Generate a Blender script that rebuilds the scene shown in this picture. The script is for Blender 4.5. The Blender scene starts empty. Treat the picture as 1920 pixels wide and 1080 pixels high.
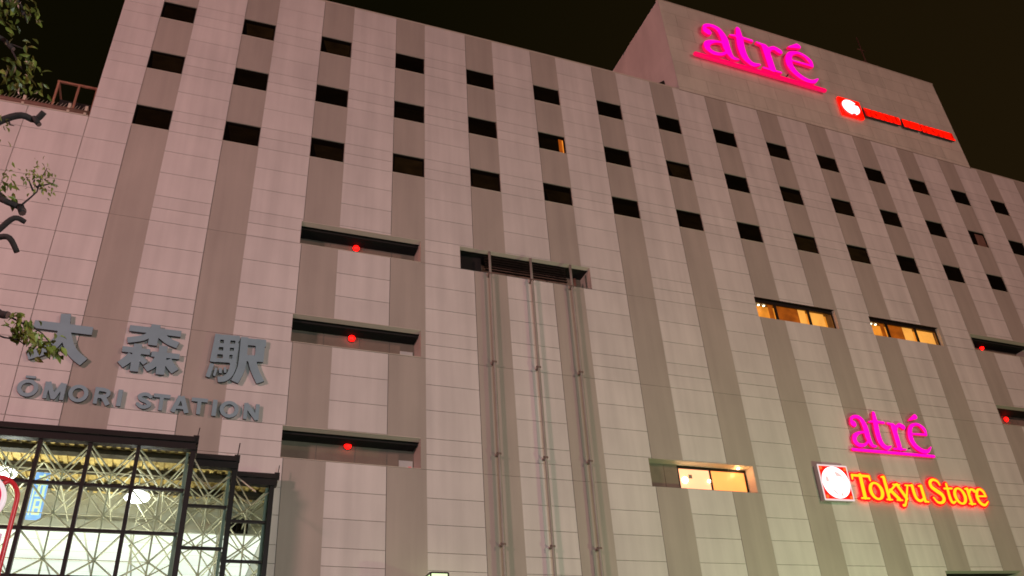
import bpy, math, random
import numpy as np
from mathutils import Vector, Matrix
random.seed(7)
scn = bpy.context.scene
COL = scn.collection

# ------------------------------------------------------------------ camera
cam_d = bpy.data.cameras.new("camera"); cam = bpy.data.objects.new("camera", cam_d); COL.objects.link(cam)
cam_d.sensor_fit = 'HORIZONTAL'; cam_d.sensor_width = 36.0
cam_d.lens = 1574.906 / 1920.0 * 36.0
cam_d.clip_start = 0.1; cam_d.clip_end = 3000
_R = [[0.932534, 0.142956, 0.331578], [-0.356394, 0.511907, 0.781623], [-0.058, -0.847063, 0.528319]]
cam.matrix_world = Matrix([[r[0], -r[1], -r[2], t] for r, t in zip(_R, (3.578801, -25.231318, 1.622559))] + [[0, 0, 0, 1]])
scn.camera = cam

# ------------------------------------------------------------------ night sky and exposure
world = bpy.data.worlds.new("World"); scn.world = world; world.use_nodes = True
nt = world.node_tree; nt.nodes.clear()
w_out = nt.nodes.new('ShaderNodeOutputWorld'); bg = nt.nodes.new('ShaderNodeBackground'); bg2 = nt.nodes.new('ShaderNodeBackground')
add = nt.nodes.new('ShaderNodeAddShader'); sky = nt.nodes.new('ShaderNodeTexSky')
sky.sky_type = 'NISHITA'; sky.sun_disc = False; sky.sun_elevation = math.radians(-9); sky.sun_rotation = math.radians(200)
bg.inputs['Strength'].default_value = 0.05
# town glow on the night air: a warm brown, a little stronger to the right (+X)
tc = nt.nodes.new('ShaderNodeTexCoord'); sx = nt.nodes.new('ShaderNodeSeparateXYZ'); mr = nt.nodes.new('ShaderNodeMapRange')
mixc = nt.nodes.new('ShaderNodeMix'); mixc.data_type = 'RGBA'
nt.links.new(tc.outputs['Generated'], sx.inputs[0]); nt.links.new(sx.outputs['X'], mr.inputs['Value'])
mr.inputs['From Min'].default_value = 0.15; mr.inputs['From Max'].default_value = 0.75
nt.links.new(mr.outputs[0], mixc.inputs[0])
mixc.inputs[6].default_value = (0.0036, 0.0030, 0.0007, 1); mixc.inputs[7].default_value = (0.0120, 0.0072, 0.0022, 1)
nt.links.new(mixc.outputs[2], bg2.inputs['Color']); bg2.inputs['Strength'].default_value = 1.0
nt.links.new(sky.outputs[0], bg.inputs['Color']); nt.links.new(bg.outputs[0], add.inputs[0]); nt.links.new(bg2.outputs[0], add.inputs[1])
nt.links.new(add.outputs[0], w_out.inputs[0])
scn.view_settings.view_transform = 'Standard'; scn.view_settings.look = 'None'; scn.view_settings.exposure = 0.0; scn.view_settings.gamma = 1.0
scn.cycles.filter_width = 1.7
scn.cycles.max_bounces = 8
scn.cycles.sample_clamp_indirect = 6.0

# faint moonlight (the one sun lamp)
sl = bpy.data.lights.new("moonlight", 'SUN'); sl.energy = 0.02; sl.angle = math.radians(0.5); sl.color = (1, .9, .8)
so = bpy.data.objects.new("moonlight", sl); COL.objects.link(so)
so.rotation_euler = Vector((0.4, 0.8, -0.45)).to_track_quat('-Z', 'Y').to_euler()

# lamps of the station square and an added fill lamp (their masts are built further down): place, watts, colour, aim
LAMPS = [
    ((-24.0, -27.0, 16.0), 7000, (1.0, 0.50, 0.50), (4.0, 0.0, 14.0), 2.6, 'left'),
    ((27.0, -12.5, 2.6), 900, (0.68, 1.0, 0.46), (27.0, 0.0, 6.0), 0.5, 'right'),
    ((40.0, -50.0, 24.0), 7300, (1.0, 0.52, 0.43), (30.0, 0.0, 27.0), 0.9, 'far'),
    ((9.0, -31.0, 6.0), 1650, (0.88, 1.0, 1.0), (8.0, 0.0, 12.0), 0.6, 'near'),  # added fill lamp, unseen behind the camera
    ((-60.0, -6.0, 27.0), 700, (1.0, 0.38, 0.30), (24.0, 6.0, 37.0), 0.9, 'side'),
]

# ------------------------------------------------------------------ lens distortion put into the facade's shape: a slight bow in its own plane
_T = [(0, 0), (0, 1), (0, 2), (0, 3), (0, 4), (1, 0), (1, 1), (1, 2), (1, 3), (2, 0), (2, 1), (2, 2), (3, 0), (3, 1), (4, 0)]
_CX = [0.179, -0.016, -0.1097, 0.0217, -0.0029, 0.4318, 0.103, -0.3884, 0.0887, -0.8266, 0.3968, -0.0181, -1.0087, 0.1742, 0.2432]
_CZ = [0.0389, 0.2371, -0.0272, -0.2218, 0.0514, 0.0029, -0.2795, 0.2095, -0.0092, -0.0563, -0.6314, 0.109, -0.007, 0.1546, -0.0061]
def bow(p):
    x, y, z = p
    u = (min(max(x, -6), 51) - 22) / 25; v = (min(max(z, 7.5), 41) - 20) / 15
    f = min(1.0, max(0.0, z / 7.5))
    dx = sum(c * u**a * v**b for c, (a, b) in zip(_CX, _T)); dz = sum(c * u**a * v**b for c, (a, b) in zip(_CZ, _T))
    return (x + dx * f, y, z + dz * f)

# ------------------------------------------------------------------ materials
def N(m, t): return m.node_tree.nodes.new(t)
def mat(name, color, rough=0.7, metal=0.0, spec=0.4, noise=0.0, nscale=(1, 1, 1), tint=False, streak=0.0, bump=0.0, bscale=40.0):
    m = bpy.data.materials.new(name); m.use_nodes = True
    b = m.node_tree.nodes['Principled BSDF']; L = m.node_tree.links.new
    b.inputs['Base Color'].default_value = (*color, 1); b.inputs['Roughness'].default_value = rough
    b.inputs['Metallic'].default_value = metal; b.inputs['Specular IOR Level'].default_value = spec
    if noise or tint or streak or bump:
        g = N(m, 'ShaderNodeNewGeometry'); src = None
        def mul(a, bb):
            q = N(m, 'ShaderNodeMath'); q.operation = 'MULTIPLY'
            if a is None: return bb
            L(a, q.inputs[0]); L(bb, q.inputs[1]); return q.outputs[0]
        def nz(scale, amt, detail):
            mp = N(m, 'ShaderNodeMapping'); mp.inputs['Scale'].default_value = scale; L(g.outputs['Position'], mp.inputs[0])
            n = N(m, 'ShaderNodeTexNoise'); n.inputs['Scale'].default_value = 1.0; n.inputs['Detail'].default_value = detail; L(mp.outputs[0], n.inputs['Vector'])
            r = N(m, 'ShaderNodeMapRange'); r.inputs['From Min'].default_value = .3; r.inputs['From Max'].default_value = .7
            r.inputs['To Min'].default_value = 1 - amt; r.inputs['To Max'].default_value = 1 + amt * .5; L(n.outputs['Fac'], r.inputs[0]); return r.outputs[0]
        f = None
        if noise: f = mul(f, nz(nscale, noise, 5))
        if streak: f = mul(f, nz((2.3, 1, 0.12), streak, 4))
        if tint:
            a = N(m, 'ShaderNodeAttribute'); a.attribute_name = 'tint'; f = mul(f, a.outputs['Fac'])
        if f is not None:
            vm = N(m, 'ShaderNodeVectorMath'); vm.operation = 'SCALE'; vm.inputs[0].default_value = color; L(f, vm.inputs['Scale']); L(vm.outputs[0], b.inputs['Base Color'])
        if bump:
            n = N(m, 'ShaderNodeTexNoise'); n.inputs['Scale'].default_value = bscale; L(g.outputs['Position'], n.inputs['Vector'])
            bp = N(m, 'ShaderNodeBump'); bp.inputs['Strength'].default_value = bump; bp.inputs['Distance'].default_value = .02; L(n.outputs['Fac'], bp.inputs['Height']); L(bp.outputs[0], b.inputs['Normal'])
    return m
def emit(name, color, strength, noise=0.0, nscale=3.0):
    m = bpy.data.materials.new(name); m.use_nodes = True
    b = m.node_tree.nodes['Principled BSDF']; L = m.node_tree.links.new
    b.inputs['Base Color'].default_value = (*[min(1, c) * .3 for c in color], 1); b.inputs['Roughness'].default_value = .4
    b.inputs['Emission Color'].default_value = (*color, 1); b.inputs['Emission Strength'].default_value = strength
    if noise:
        g = N(m, 'ShaderNodeNewGeometry'); n = N(m, 'ShaderNodeTexNoise'); n.inputs['Scale'].default_value = nscale; L(g.outputs['Position'], n.inputs['Vector'])
        r = N(m, 'ShaderNodeMapRange'); r.inputs['From Min'].default_value = .3; r.inputs['From Max'].default_value = .7
        r.inputs['To Min'].default_value = strength * (1 - noise); r.inputs['To Max'].default_value = strength * (1 + noise); L(n.outputs['Fac'], r.inputs[0]); L(r.outputs[0], b.inputs['Emission Strength'])
    return m
def glass(name, tint, gloss):
    m = bpy.data.materials.new(name); m.use_nodes = True; m.node_tree.nodes.clear(); L = m.node_tree.links.new
    o = N(m, 'ShaderNodeOutputMaterial'); t = N(m, 'ShaderNodeBsdfTransparent'); t.inputs[0].default_value = (*tint, 1)
    g = N(m, 'ShaderNodeBsdfGlossy'); g.inputs['Roughness'].default_value = .03
    fr = N(m, 'ShaderNodeFresnel'); fr.inputs[0].default_value = 1.45; mx = N(m, 'ShaderNodeMixShader')
    ml = N(m, 'ShaderNodeMath'); ml.operation = 'MULTIPLY'; ml.inputs[1].default_value = gloss; L(fr.outputs[0], ml.inputs[0]); L(ml.outputs[0], mx.inputs[0])
    L(t.outputs[0], mx.inputs[1]); L(g.outputs[0], mx.inputs[2]); L(mx.outputs[0], o.inputs[0]); return m

M_WHITE = mat('off white facade panel', (.655, .625, .60), .62, noise=.08, nscale=(.9, .9, .5), tint=True, streak=.10)
M_GREY = mat('warm grey facade panel', (.42, .38, .335), .6, noise=.08, nscale=(.7, .7, .4), tint=True, streak=.09)
M_TOWER = mat('tower panel', (.61, .58, .50), .65, noise=.10, nscale=(.8, .8, .6), tint=True, streak=.08)
M_JOINT = mat('dark joint filler', (.37, .31, .27), .9)
M_JOINT2 = mat('weathered tower joint', (.26, .23, .19), .9)
M_LINTEL = mat('lintel metal', (.55, .50, .42), .5)
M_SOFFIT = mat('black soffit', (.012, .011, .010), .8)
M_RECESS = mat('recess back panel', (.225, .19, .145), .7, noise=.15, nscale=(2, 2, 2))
M_BRONZE = mat('dark bronze frame', (.013, .010, .008), .45, metal=.3)
M_PANE = mat('dark window glass', (.004, .003, .002), .08, spec=.2)
M_BLIND = mat('dim brown blind behind glass', (.007, .005, .0018), .9, spec=.03, noise=.45, nscale=(1.5, 1, 3), tint=True)
M_ROOF = mat('roof membrane', (.18, .17, .16), .9)
M_PIPE = mat('painted drainpipe', (.33, .32, .28), .45, noise=.15, nscale=(3, 3, 1.5))
M_CLIP = mat('pipe clip', (.17, .13, .11), .5)
M_RUST = mat('red brown steel', (.19, .10, .075), .6, noise=.25, nscale=(4, 4, 4))
M_FRAME = mat('orange brown steel', (.34, .17, .11), .6, noise=.2, nscale=(5, 5, 5))
M_PALEPOST = mat('pale post', (.55, .48, .38), .6)
M_LETTER = mat('blue grey letter face', (.25, .375, .43), .5, noise=.06, nscale=(3, 3, 3))
M_LETSIDE = mat('dark letter side', (.035, .035, .045), .5)
M_DARK = mat('dark brown canopy steel', (.012, .007, .006), .5, noise=.2, nscale=(3, 3, 3))
M_TUBE = mat('cream painted tube', (.60, .58, .45), .4)
M_GREENT = mat('grey green painted post', (.30, .36, .31), .45)
M_DECK = mat('yellow ribbed deck', (.60, .44, .17), .6, noise=.3, nscale=(5, 5, 5))
M_PURLIN = mat('deck purlin', (.035, .026, .016), .7)
M_BULK = mat('hall bulkhead panel', (.55, .55, .48), .6, noise=.06, nscale=(1, 1, 1))
M_HALLWALL = mat('hall wall', (.66, .66, .60), .6)
M_ASPHALT = mat('asphalt', (.05, .05, .05), .9, noise=.3, nscale=(4, 4, 4))
M_PAVE = mat('paving', (.22, .20, .19), .85, noise=.25, nscale=(2, 2, 2))
M_CONC = mat('concrete', (.33, .31, .29), .85, noise=.12, nscale=(1, 1, 1))
M_GLASS = glass('clear glazing', (.90, .95, .91), .8)
M_STEELG = mat('lamp mast grey', (.25, .25, .25), .45, metal=.6)

E_PINK = emit('magenta neon face', (1.0, .0, .46), 1.3)
E_PINKHALO = emit('red letter halo', (1.0, .0, .10), .8)  # red halo around the neon, put into the letter sides
E_PINKD = emit('red magenta neon bar', (1.0, .0, .10), 1.05)
E_RED = emit('red neon face', (1.0, .004, .0), 1.6)
E_REDBACK = emit('red sign rim', (1.0, .004, .012), 1.05)
E_HALO = emit('red halo plate', (1.0, .004, .0), .55)
E_REDGLOW = emit('red sign return', (1.0, .001, .003), 2.6)
E_YEL = emit('yellow letter face', (1.0, .60, .010), 1.2)
E_WHITE = emit('white sign disc', (1.0, .97, 1.0), 1.7)
E_SHARD = emit('pale pink emblem mark', (1.0, .60, .58), .95)
E_ORANGE = emit('orange sign corner', (1.0, .16, .03), 1.0)
E_LAMPRED = emit('red alarm lamp', (1.0, .003, .002), 7.0)
E_WARM = emit('warm lit room', (1.0, .33, .035), .80, .35, 1.7)
E_WARMB = emit('bright warm blind', (1.0, .42, .075), 1.0, .12, 2.0)
E_WARMD = emit('dim warm blind', (.60, .13, .008), .45, .4, 2.5)
E_CREAM = emit('cream lit room', (1.0, .40, .20), 1.9, .06, 1.2)
E_AMBER = emit('amber lit room', (1.0, .30, .07), 1.8, .06, 1.0)
E_SPOT = emit('ceiling spot', (1.0, .88, .6), 5.0)
E_WALLL = emit('bright wall lamp', (1.0, .74, .40), 26.0)
E_CEIL = emit('luminous ceiling', (.94, 1.0, .90), 1.05, .08, .8)
E_GLOBE = emit('hall lamp', (.97, 1.0, .97), 8.0)
E_GREEN = emit('pale green light box', (.80, 1.0, .52), 1.25)
E_BANNER = emit('blue lit banner', (.24, .50, 1.0), .95, .25, 6)
E_BANNERY = emit('pale banner mark', (.78, .95, .55), .95)
E_SIGNRED = emit('crimson sign disc', (.75, .004, .055), .8)
E_SIGNRIM = emit('sign disc rim', (.98, .80, .82), .72)
M_BOXSIDE = mat('sign box side', (.42, .36, .36), .5)
M_TUBERED = mat('red enamel tube', (.55, .02, .025), .35)
E_BOARDLIT = emit('white sign board lit pink', (.80, .45, .56), .62)  # white board; pink light and glow put into its colour
M_INK = mat('dark print', (.03, .02, .03), .6)
M_BARK = mat('bark', (.030, .022, .021), .85, noise=.4, nscale=(9, 9, 5), bump=.5, bscale=30)
M_CUT = mat('pruned wood end', (.16, .085, .075), .8)
def leafmat(name, c):
    m = bpy.data.materials.new(name); m.use_nodes = True; b = m.node_tree.nodes['Principled BSDF']; L = m.node_tree.links.new
    a = N(m, 'ShaderNodeAttribute'); a.attribute_name = 'tint'
    vm = N(m, 'ShaderNodeVectorMath'); vm.operation = 'SCALE'; vm.inputs[0].default_value = c; L(a.outputs['Fac'], vm.inputs['Scale']); L(vm.outputs[0], b.inputs['Base Color'])
    b.inputs['Roughness'].default_value = .38
    t = N(m, 'ShaderNodeBsdfTranslucent'); L(vm.outputs[0], t.inputs[0]); mx = N(m, 'ShaderNodeMixShader'); mx.inputs[0].default_value = .3
    L(b.outputs[0], mx.inputs[1]); L(t.outputs[0], mx.inputs[2]); L(mx.outputs[0], m.node_tree.nodes['Material Output'].inputs[0]); return m
M_LEAF = leafmat('leaf', (.17, .20, .04))

# ------------------------------------------------------------------ builders
def props(o, label=None, cat=None, group=None, kind=None):
    if label: o['label'] = label
    if cat: o['category'] = cat
    if group: o['group'] = group
    if kind: o['kind'] = kind
def thing(name, loc, label, cat, group=None, warp=False):
    o = bpy.data.objects.new(name, None); COL.objects.link(o); o.location = bow(loc) if warp else loc
    o.empty_display_size = .3; props(o, label, cat, group); return o
class MB:
    def __init__(s): s.v = []; s.f = []; s.mi = []; s.t = []; s.mats = []; s.sm = []
    def m(s, mat):
        if mat not in s.mats: s.mats.append(mat)
        return s.mats.index(mat)
    def face(s, pts, mat, tint=1.0, smooth=False):
        n = len(s.v); s.v += [tuple(p) for p in pts]; s.f.append(tuple(range(n, n + len(pts)))); s.mi.append(s.m(mat)); s.t.append(tint); s.sm.append(smooth)
    def box(s, x0, x1, y0, y1, z0, z1, mat, nx=1, nz=1, tint=1.0, front=None):
        xs = [x0 + (x1 - x0) * i / nx for i in range(nx + 1)]; zs = [z0 + (z1 - z0) * i / nz for i in range(nz + 1)]
        for i in range(nx):
            a, b = xs[i], xs[i + 1]
            for j in range(nz):
                c, d = zs[j], zs[j + 1]
                s.face([(a, y0, c), (b, y0, c), (b, y0, d), (a, y0, d)], front or mat, tint); s.face([(b, y1, c), (a, y1, c), (a, y1, d), (b, y1, d)], mat, tint)
            s.face([(a, y0, z1), (b, y0, z1), (b, y1, z1), (a, y1, z1)], mat, tint); s.face([(a, y1, z0), (b, y1, z0), (b, y0, z0), (a, y0, z0)], mat, tint)
        for j in range(nz):
            c, d = zs[j], zs[j + 1]
            s.face([(x0, y1, c), (x0, y0, c), (x0, y0, d), (x0, y1, d)], mat, tint); s.face([(x1, y0, c), (x1, y1, c), (x1, y1, d), (x1, y0, d)], mat, tint)
    def tube(s, pts, r, mat, n=8, cap=True, capmat=None):
        pts = [Vector(p) for p in pts]; rs = r if isinstance(r, (list, tuple)) else [r] * len(pts)
        base = len(s.v); up = None
        for i, p in enumerate(pts):
            d = (pts[min(i + 1, len(pts) - 1)] - pts[max(i - 1, 0)]).normalized()
            if up is None: up = d.orthogonal().normalized()
            up = (up - d * up.dot(d)).normalized(); w = d.cross(up)
            for k in range(n):
                a = 2 * math.pi * k / n; s.v.append(tuple(p + (up * math.cos(a) + w * math.sin(a)) * rs[i]))
        mi = s.m(mat)
        for i in range(len(pts) - 1):
            for k in range(n):
                a = base + i * n + k; b = base + i * n + (k + 1) % n; s.f.append((a, b, b + n, a + n)); s.mi.append(mi); s.t.append(1.); s.sm.append(True)
        if cap:
            cm = s.m(capmat or mat)
            s.f.append(tuple(base + k for k in reversed(range(n)))); s.f.append(tuple(base + (len(pts) - 1) * n + k for k in range(n)))
            s.mi += [cm, cm]; s.t += [1., 1.]; s.sm += [False, False]
    def lathe(s, c, prof, mat, axis='z', n=20, smooth=True):
        # prof: list of (radius, offset along axis)
        rings = []
        for r, h in prof:
            ring = []
            for k in range(n):
                a = 2 * math.pi * k / n; u, w = r * math.cos(a), r * math.sin(a)
                p = (c[0] + u, c[1] + w, c[2] + h) if axis == 'z' else (c[0] + u, c[1] - h, c[2] + w)
                s.v.append(p); ring.append(len(s.v) - 1)
            rings.append(ring)
        mi = s.m(mat)
        for a, b in zip(rings, rings[1:]):
            for k in range(n):
                s.f.append((a[k], a[(k + 1) % n], b[(k + 1) % n], b[k])); s.mi.append(mi); s.t.append(1.); s.sm.append(smooth)
        for ring, rev in ((rings[0], True), (rings[-1], False)):
            s.f.append(tuple(reversed(ring)) if rev else tuple(ring)); s.mi.append(mi); s.t.append(1.); s.sm.append(False)
    def build(s, name, parent=None, warp=False, base=None, root=None):
        """parent: thing or part; verts are given in world metres; root: the thing whose place is the origin"""
        root = root or parent
        while root is not None and root.parent is not None: root = root.parent
        org = Vector(root.location) if root is not None else Vector(bow(base) if warp else base or (0, 0, 0))
        vs = [Vector(bow(v)) - org if warp else Vector(v) - org for v in s.v]
        me = bpy.data.meshes.new(name); me.from_pydata(vs, [], s.f)
        for m in s.mats: me.materials.append(m)
        me.polygons.foreach_set('material_index', s.mi); me.polygons.foreach_set('use_smooth', s.sm)
        a = me.attributes.new('tint', 'FLOAT', 'FACE'); a.data.foreach_set('value', s.t); me.update()
        o = bpy.data.objects.new(name, me); COL.objects.link(o)
        if parent is not None: o.parent = parent
        else: o.location = org
        return o

# ---- lettering: strokes -> distance field -> outline -> extruded solid
def cat(pts, ws, k=8):
    """Catmull-Rom through pts with widths"""
    P = [np.array(p, float) for p in pts]; W = list(ws) if isinstance(ws, (list, tuple)) else [ws] * len(P)
    if len(P) < 3: return [tuple(p) for p in P], W
    out, ow = [], []
    for i in range(len(P) - 1):
        p0, p1, p2, p3 = P[max(i - 1, 0)], P[i], P[i + 1], P[min(i + 2, len(P) - 1)]
        for j in range(k):
            t = j / k
            out.append(tuple(.5 * ((2 * p1) + (p2 - p0) * t + (2 * p0 - 5 * p1 + 4 * p2 - p3) * t * t + (3 * p1 - p0 - 3 * p2 + p3) * t**3)))
            ow.append(W[i] * (1 - t) + W[i + 1] * t)
    return out + [tuple(P[-1])], ow + [W[-1]]
def sdf_eval(prims, X, Z):
    D = np.full(X.shape, 9.0)
    for pr in prims:
        k = pr[0]
        if k in 'sfh':                       # stroke: s round caps, f flat caps, h straight segments flat caps
            pts, ws = (pr[1], pr[2] if isinstance(pr[2], (list, tuple)) else [pr[2]] * len(pr[1])) if k == 'h' else cat(pr[1], pr[2])
            d = np.full(X.shape, 9.0)
            for (a, b), (ra, rb) in zip(zip(pts, pts[1:]), zip(ws, ws[1:])):
                ax, az = a; bx, bz = b[0] - ax, b[1] - az; L2 = bx * bx + bz * bz + 1e-12
                t = np.clip(((X - ax) * bx + (Z - az) * bz) / L2, 0, 1)
                d = np.minimum(d, np.hypot(X - ax - t * bx, Z - az - t * bz) - (ra + (rb - ra) * t) / 2)
            if k in 'fh':
                for (p, qn) in ((pts[0], pts[1]), (pts[-1], pts[-2])):
                    n = np.array(p) - np.array(qn); n = n / np.linalg.norm(n)
                    near = np.hypot(X - p[0], Z - p[1]) < max(ws) * .9
                    d = np.where(near, np.maximum(d, (X - p[0]) * n[0] + (Z - p[1]) * n[1]), d)
            D = np.minimum(D, d)
        elif k == 'e':
            (cx, cz), rx, rz = pr[1], pr[2], pr[3]; D = np.minimum(D, (np.hypot((X - cx) / rx, (Z - cz) / rz) - 1) * min(rx, rz))
        elif k in 'pn':
            P = pr[1]; s = np.full(X.shape, 9.0); ins = np.zeros(X.shape, bool)
            for a, b in zip(P, P[1:] + P[:1]):
                ex, ez = b[0] - a[0], b[1] - a[1]; t = np.clip(((X - a[0]) * ex + (Z - a[1]) * ez) / (ex * ex + ez * ez + 1e-12), 0, 1)
                s = np.minimum(s, np.hypot(X - a[0] - t * ex, Z - a[1] - t * ez))
                c = ((a[1] > Z) != (b[1] > Z)); 
                with np.errstate(divide='ignore', invalid='ignore'):
                    ins ^= c & (X < ex * (Z - a[1]) / (ez if ez else 1e-12) + a[0])
            s = np.where(ins, -s, s); D = np.minimum(D, s) if k == 'p' else np.maximum(D, -s)
        elif k == 'm':                        # cut away an ellipse
            (cx, cz), rx, rz = pr[1], pr[2], pr[3]; D = np.maximum(D, -(np.hypot((X - cx) / rx, (Z - cz) / rz) - 1) * min(rx, rz))
    return D
def outline(prims, level, h):
    pts = []
    for pr in prims:
        if pr[0] in 'em': pts += [(pr[1][0] - pr[2], pr[1][1] - pr[3]), (pr[1][0] + pr[2], pr[1][1] + pr[3])]
        elif pr[0] == 'p': pts += list(pr[1])
        elif pr[0] in 'sfh':
            w = max(pr[2]) if isinstance(pr[2], (list, tuple)) else pr[2]
            for p in pr[1]: pts += [(p[0] - w, p[1] - w), (p[0] + w, p[1] + w)]
    P = np.array(pts); lo = P.min(0) - level - 3 * h; hi = P.max(0) + level + 3 * h
    xs = np.arange(lo[0], hi[0], h); zs = np.arange(lo[1], hi[1], h); X, Z = np.meshgrid(xs, zs)
    D = sdf_eval(prims, X, Z) - level; ins = D < 0
    seg = {}
    def ep(i, j, i2, j2):
        a, b = D[j, i], D[j2, i2]; t = a / (a - b); return (xs[i] + t * (xs[i2] - xs[i]), zs[j] + t * (zs[j2] - zs[j]))
    key2 = {}
    cells = np.argwhere((ins[:-1, :-1].astype(int) + ins[1:, :-1] + ins[:-1, 1:] + ins[1:, 1:]) % 4 != 0)
    for j, i in cells:
        c = [(i, j), (i + 1, j), (i + 1, j + 1), (i, j + 1)]; st = [ins[b, a] for a, b in c]; cr = []
        for q in range(4):
            a, b = c[q], c[(q + 1) % 4]
            if st[q] != st[(q + 1) % 4]: kk = tuple(sorted((a, b))); key2[kk] = ep(*kk[0], *kk[1]); cr.append((kk, st[q]))
        outs = [k for k, s in cr if s]; inns = [k for k, s in cr if not s]   # leave inside / enter inside
        for a, b in zip(outs, inns): seg[a] = b
    loops = []
    while seg:
        k0, k = next(iter(seg.items())); del seg[k0]; loop = [key2[k0]]
        while k != k0 and k in seg:
            loop.append(key2[k]); k = seg.pop(k)
        if len(loop) > 5: loops.append(loop)
    res = []
    for lp in loops:                         # drop points that lie on a straight run
        n = len(lp); keep = [lp[0]]
        for i in range(1, n):
            a = np.array(keep[-1]); b = np.array(lp[i]); c = np.array(lp[(i + 1) % n])
            ar = abs((b[0] - a[0]) * (c[1] - a[1]) - (b[1] - a[1]) * (c[0] - a[0])); 
            if ar > h * h * .12 or np.linalg.norm(b - a) > 12 * h: keep.append(tuple(b))
        if len(keep) > 3: res.append(keep)
    return res
def curve_mesh(cu, yc, warp, org, mface, mside):
    ob = bpy.data.objects.new("tmp", cu); COL.objects.link(ob)
    dg = bpy.context.evaluated_depsgraph_get(); dg.update()
    me = bpy.data.meshes.new_from_object(ob.evaluated_get(dg)); bpy.data.objects.remove(ob); bpy.data.curves.remove(cu)
    for v in me.vertices:
        x, y, z = v.co; p = (x, yc - z, y); v.co = Vector(bow(p) if warp else p) - org
    me.materials.clear(); me.materials.append(mface); me.materials.append(mside); me.update()
    for p in me.polygons: p.material_index = 0 if p.normal.y < -.8 else 1; p.use_smooth = False
    return me
def put(name, me, parent, org):
    me.name = name; o = bpy.data.objects.new(name, me); COL.objects.link(o)
    if parent is not None: o.parent = parent
    else: o.location = org
    return o
def rootloc(parent):
    while parent.parent is not None: parent = parent.parent
    return Vector(parent.location)
def solid(name, prims, depth, yfront, mface, mside, parent, level=0.0, h=.02, bevel=0.0, warp=True):
    cu = bpy.data.curves.new("tmpc", 'CURVE'); cu.dimensions = '2D'; cu.fill_mode = 'BOTH'; cu.extrude = max(depth / 2 - bevel, .001); cu.bevel_depth = bevel; cu.bevel_resolution = 1; cu.offset = -bevel
    for lp in outline(prims, level, h):
        sp = cu.splines.new('POLY'); sp.points.add(len(lp) - 1); sp.use_cyclic_u = True
        for p, (x, z) in zip(sp.points, lp): p.co = (x, z, 0, 1)
    org = rootloc(parent)
    return put(name, curve_mesh(cu, yfront + depth / 2, warp, org, mface, mside), parent, org)
def text_solid(name, body, x0, x1, z0, zcap, depth, yfront, mface, mside, parent, fat=0.0, warp=True, space=1.0):
    def mk(sz):
        cu = bpy.data.curves.new("tmpt", 'FONT'); cu.body = body; cu.size = sz; cu.space_character = space; cu.extrude = depth / 2; cu.offset = fat; cu.fill_mode = 'BOTH'; cu.resolution_u = 6; return cu
    cu = mk(1.0); ob = bpy.data.objects.new("tmp", cu); COL.objects.link(ob); dg = bpy.context.evaluated_depsgraph_get(); dg.update()
    me = bpy.data.meshes.new_from_object(ob.evaluated_get(dg)); bpy.data.objects.remove(ob); bpy.data.curves.remove(cu)
    c = np.array([v.co[:] for v in me.vertices]); lo, hi = c.min(0), c.max(0); org = rootloc(parent)
    sx_ = (x1 - x0) / (hi[0] - lo[0]); base = 0.0 - fat; sz_ = (zcap - z0) / (0.728 + 2 * fat)
    for v in me.vertices:
        x, y, z = v.co; p = (x0 + (x - lo[0]) * sx_, yfront + depth / 2 - z, z0 + (y - base) * sz_); v.co = Vector(bow(p) if warp else p) - org
    me.materials.clear(); me.materials.append(mface); me.materials.append(mside); me.update()
    for p in me.polygons: p.material_index = 0 if p.normal.y < -.8 else 1
    return put(name, me, parent, org)

# ================================================================== ground
g = MB(); g.face([(-600, -600, 0), (600, -600, 0), (600, 600, 0), (-600, 600, 0)], M_ASPHALT); props(g.build('ground', base=(0, 0, 0)), kind='structure')
g = MB(); g.box(-60, 80, -9.0, -.001, 0.004, .14, M_PAVE, nx=14); props(g.build('pavement', base=(0, 0, 0)), kind='structure')

# ================================================================== the station building
BLD = thing('station_building', (22, 0, 0), 'large pale station building with grey striped panel facade and rows of small dark windows', 'building')
ZJ = [32.2, 31.15, 30.1, 29.55, 29.0, 28.1, 27.2, 26.65, 26.15, 25.2, 24.22, 23.72, 23.2, 22.25, 21.27, 20.25, 19.73, 19.18, 18.19, 17.25, 16.32, 15.79, 15.24, 14.26, 13.32, 12.32, 11.77, 11.25, 10.32, 9.47, 8.6, 8.06, 7.5, 6.5, 5.5, 4.5, 3.5, 2.4, 1.2, 0.15]
ZG = [32.2, 23.2, 19.18, 15.24, 11.25, 7.5, 3.5, 0.15]
NCOL = 17
RECESS = [(6.35, 10.74, 19.19, 20.14), (6.34, 10.74, 15.27, 16.31), (6.32, 10.72, 11.27, 12.29), (38.45, 42.85, 19.19, 20.08), (38.43, 42.85, 15.26, 16.24)]
PIPER = (12.27, 17.68, 19.19, 20.2)
LITW = [(25.54, 29.92, 19.13, 20.13), (31.93, 36.31, 19.12, 20.11)]
LITLOW = (19.07, 23.54, 11.25, 12.29)
LOWREC = (31.86, 36.3, 7.30, 8.44)
HALL = (-9.0, 6.12, -1, 10.5)
WIN = []
for i in range(NCOL):
    for zt in (29.98, 27.09, 24.21): WIN.append((3.2 * i, 3.2 * i + 1.29, zt - .99, zt, i))
OPEN = [w[:4] for w in WIN] + RECESS + [PIPER] + LITW + [LITLOW, LOWREC, HALL]
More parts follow.
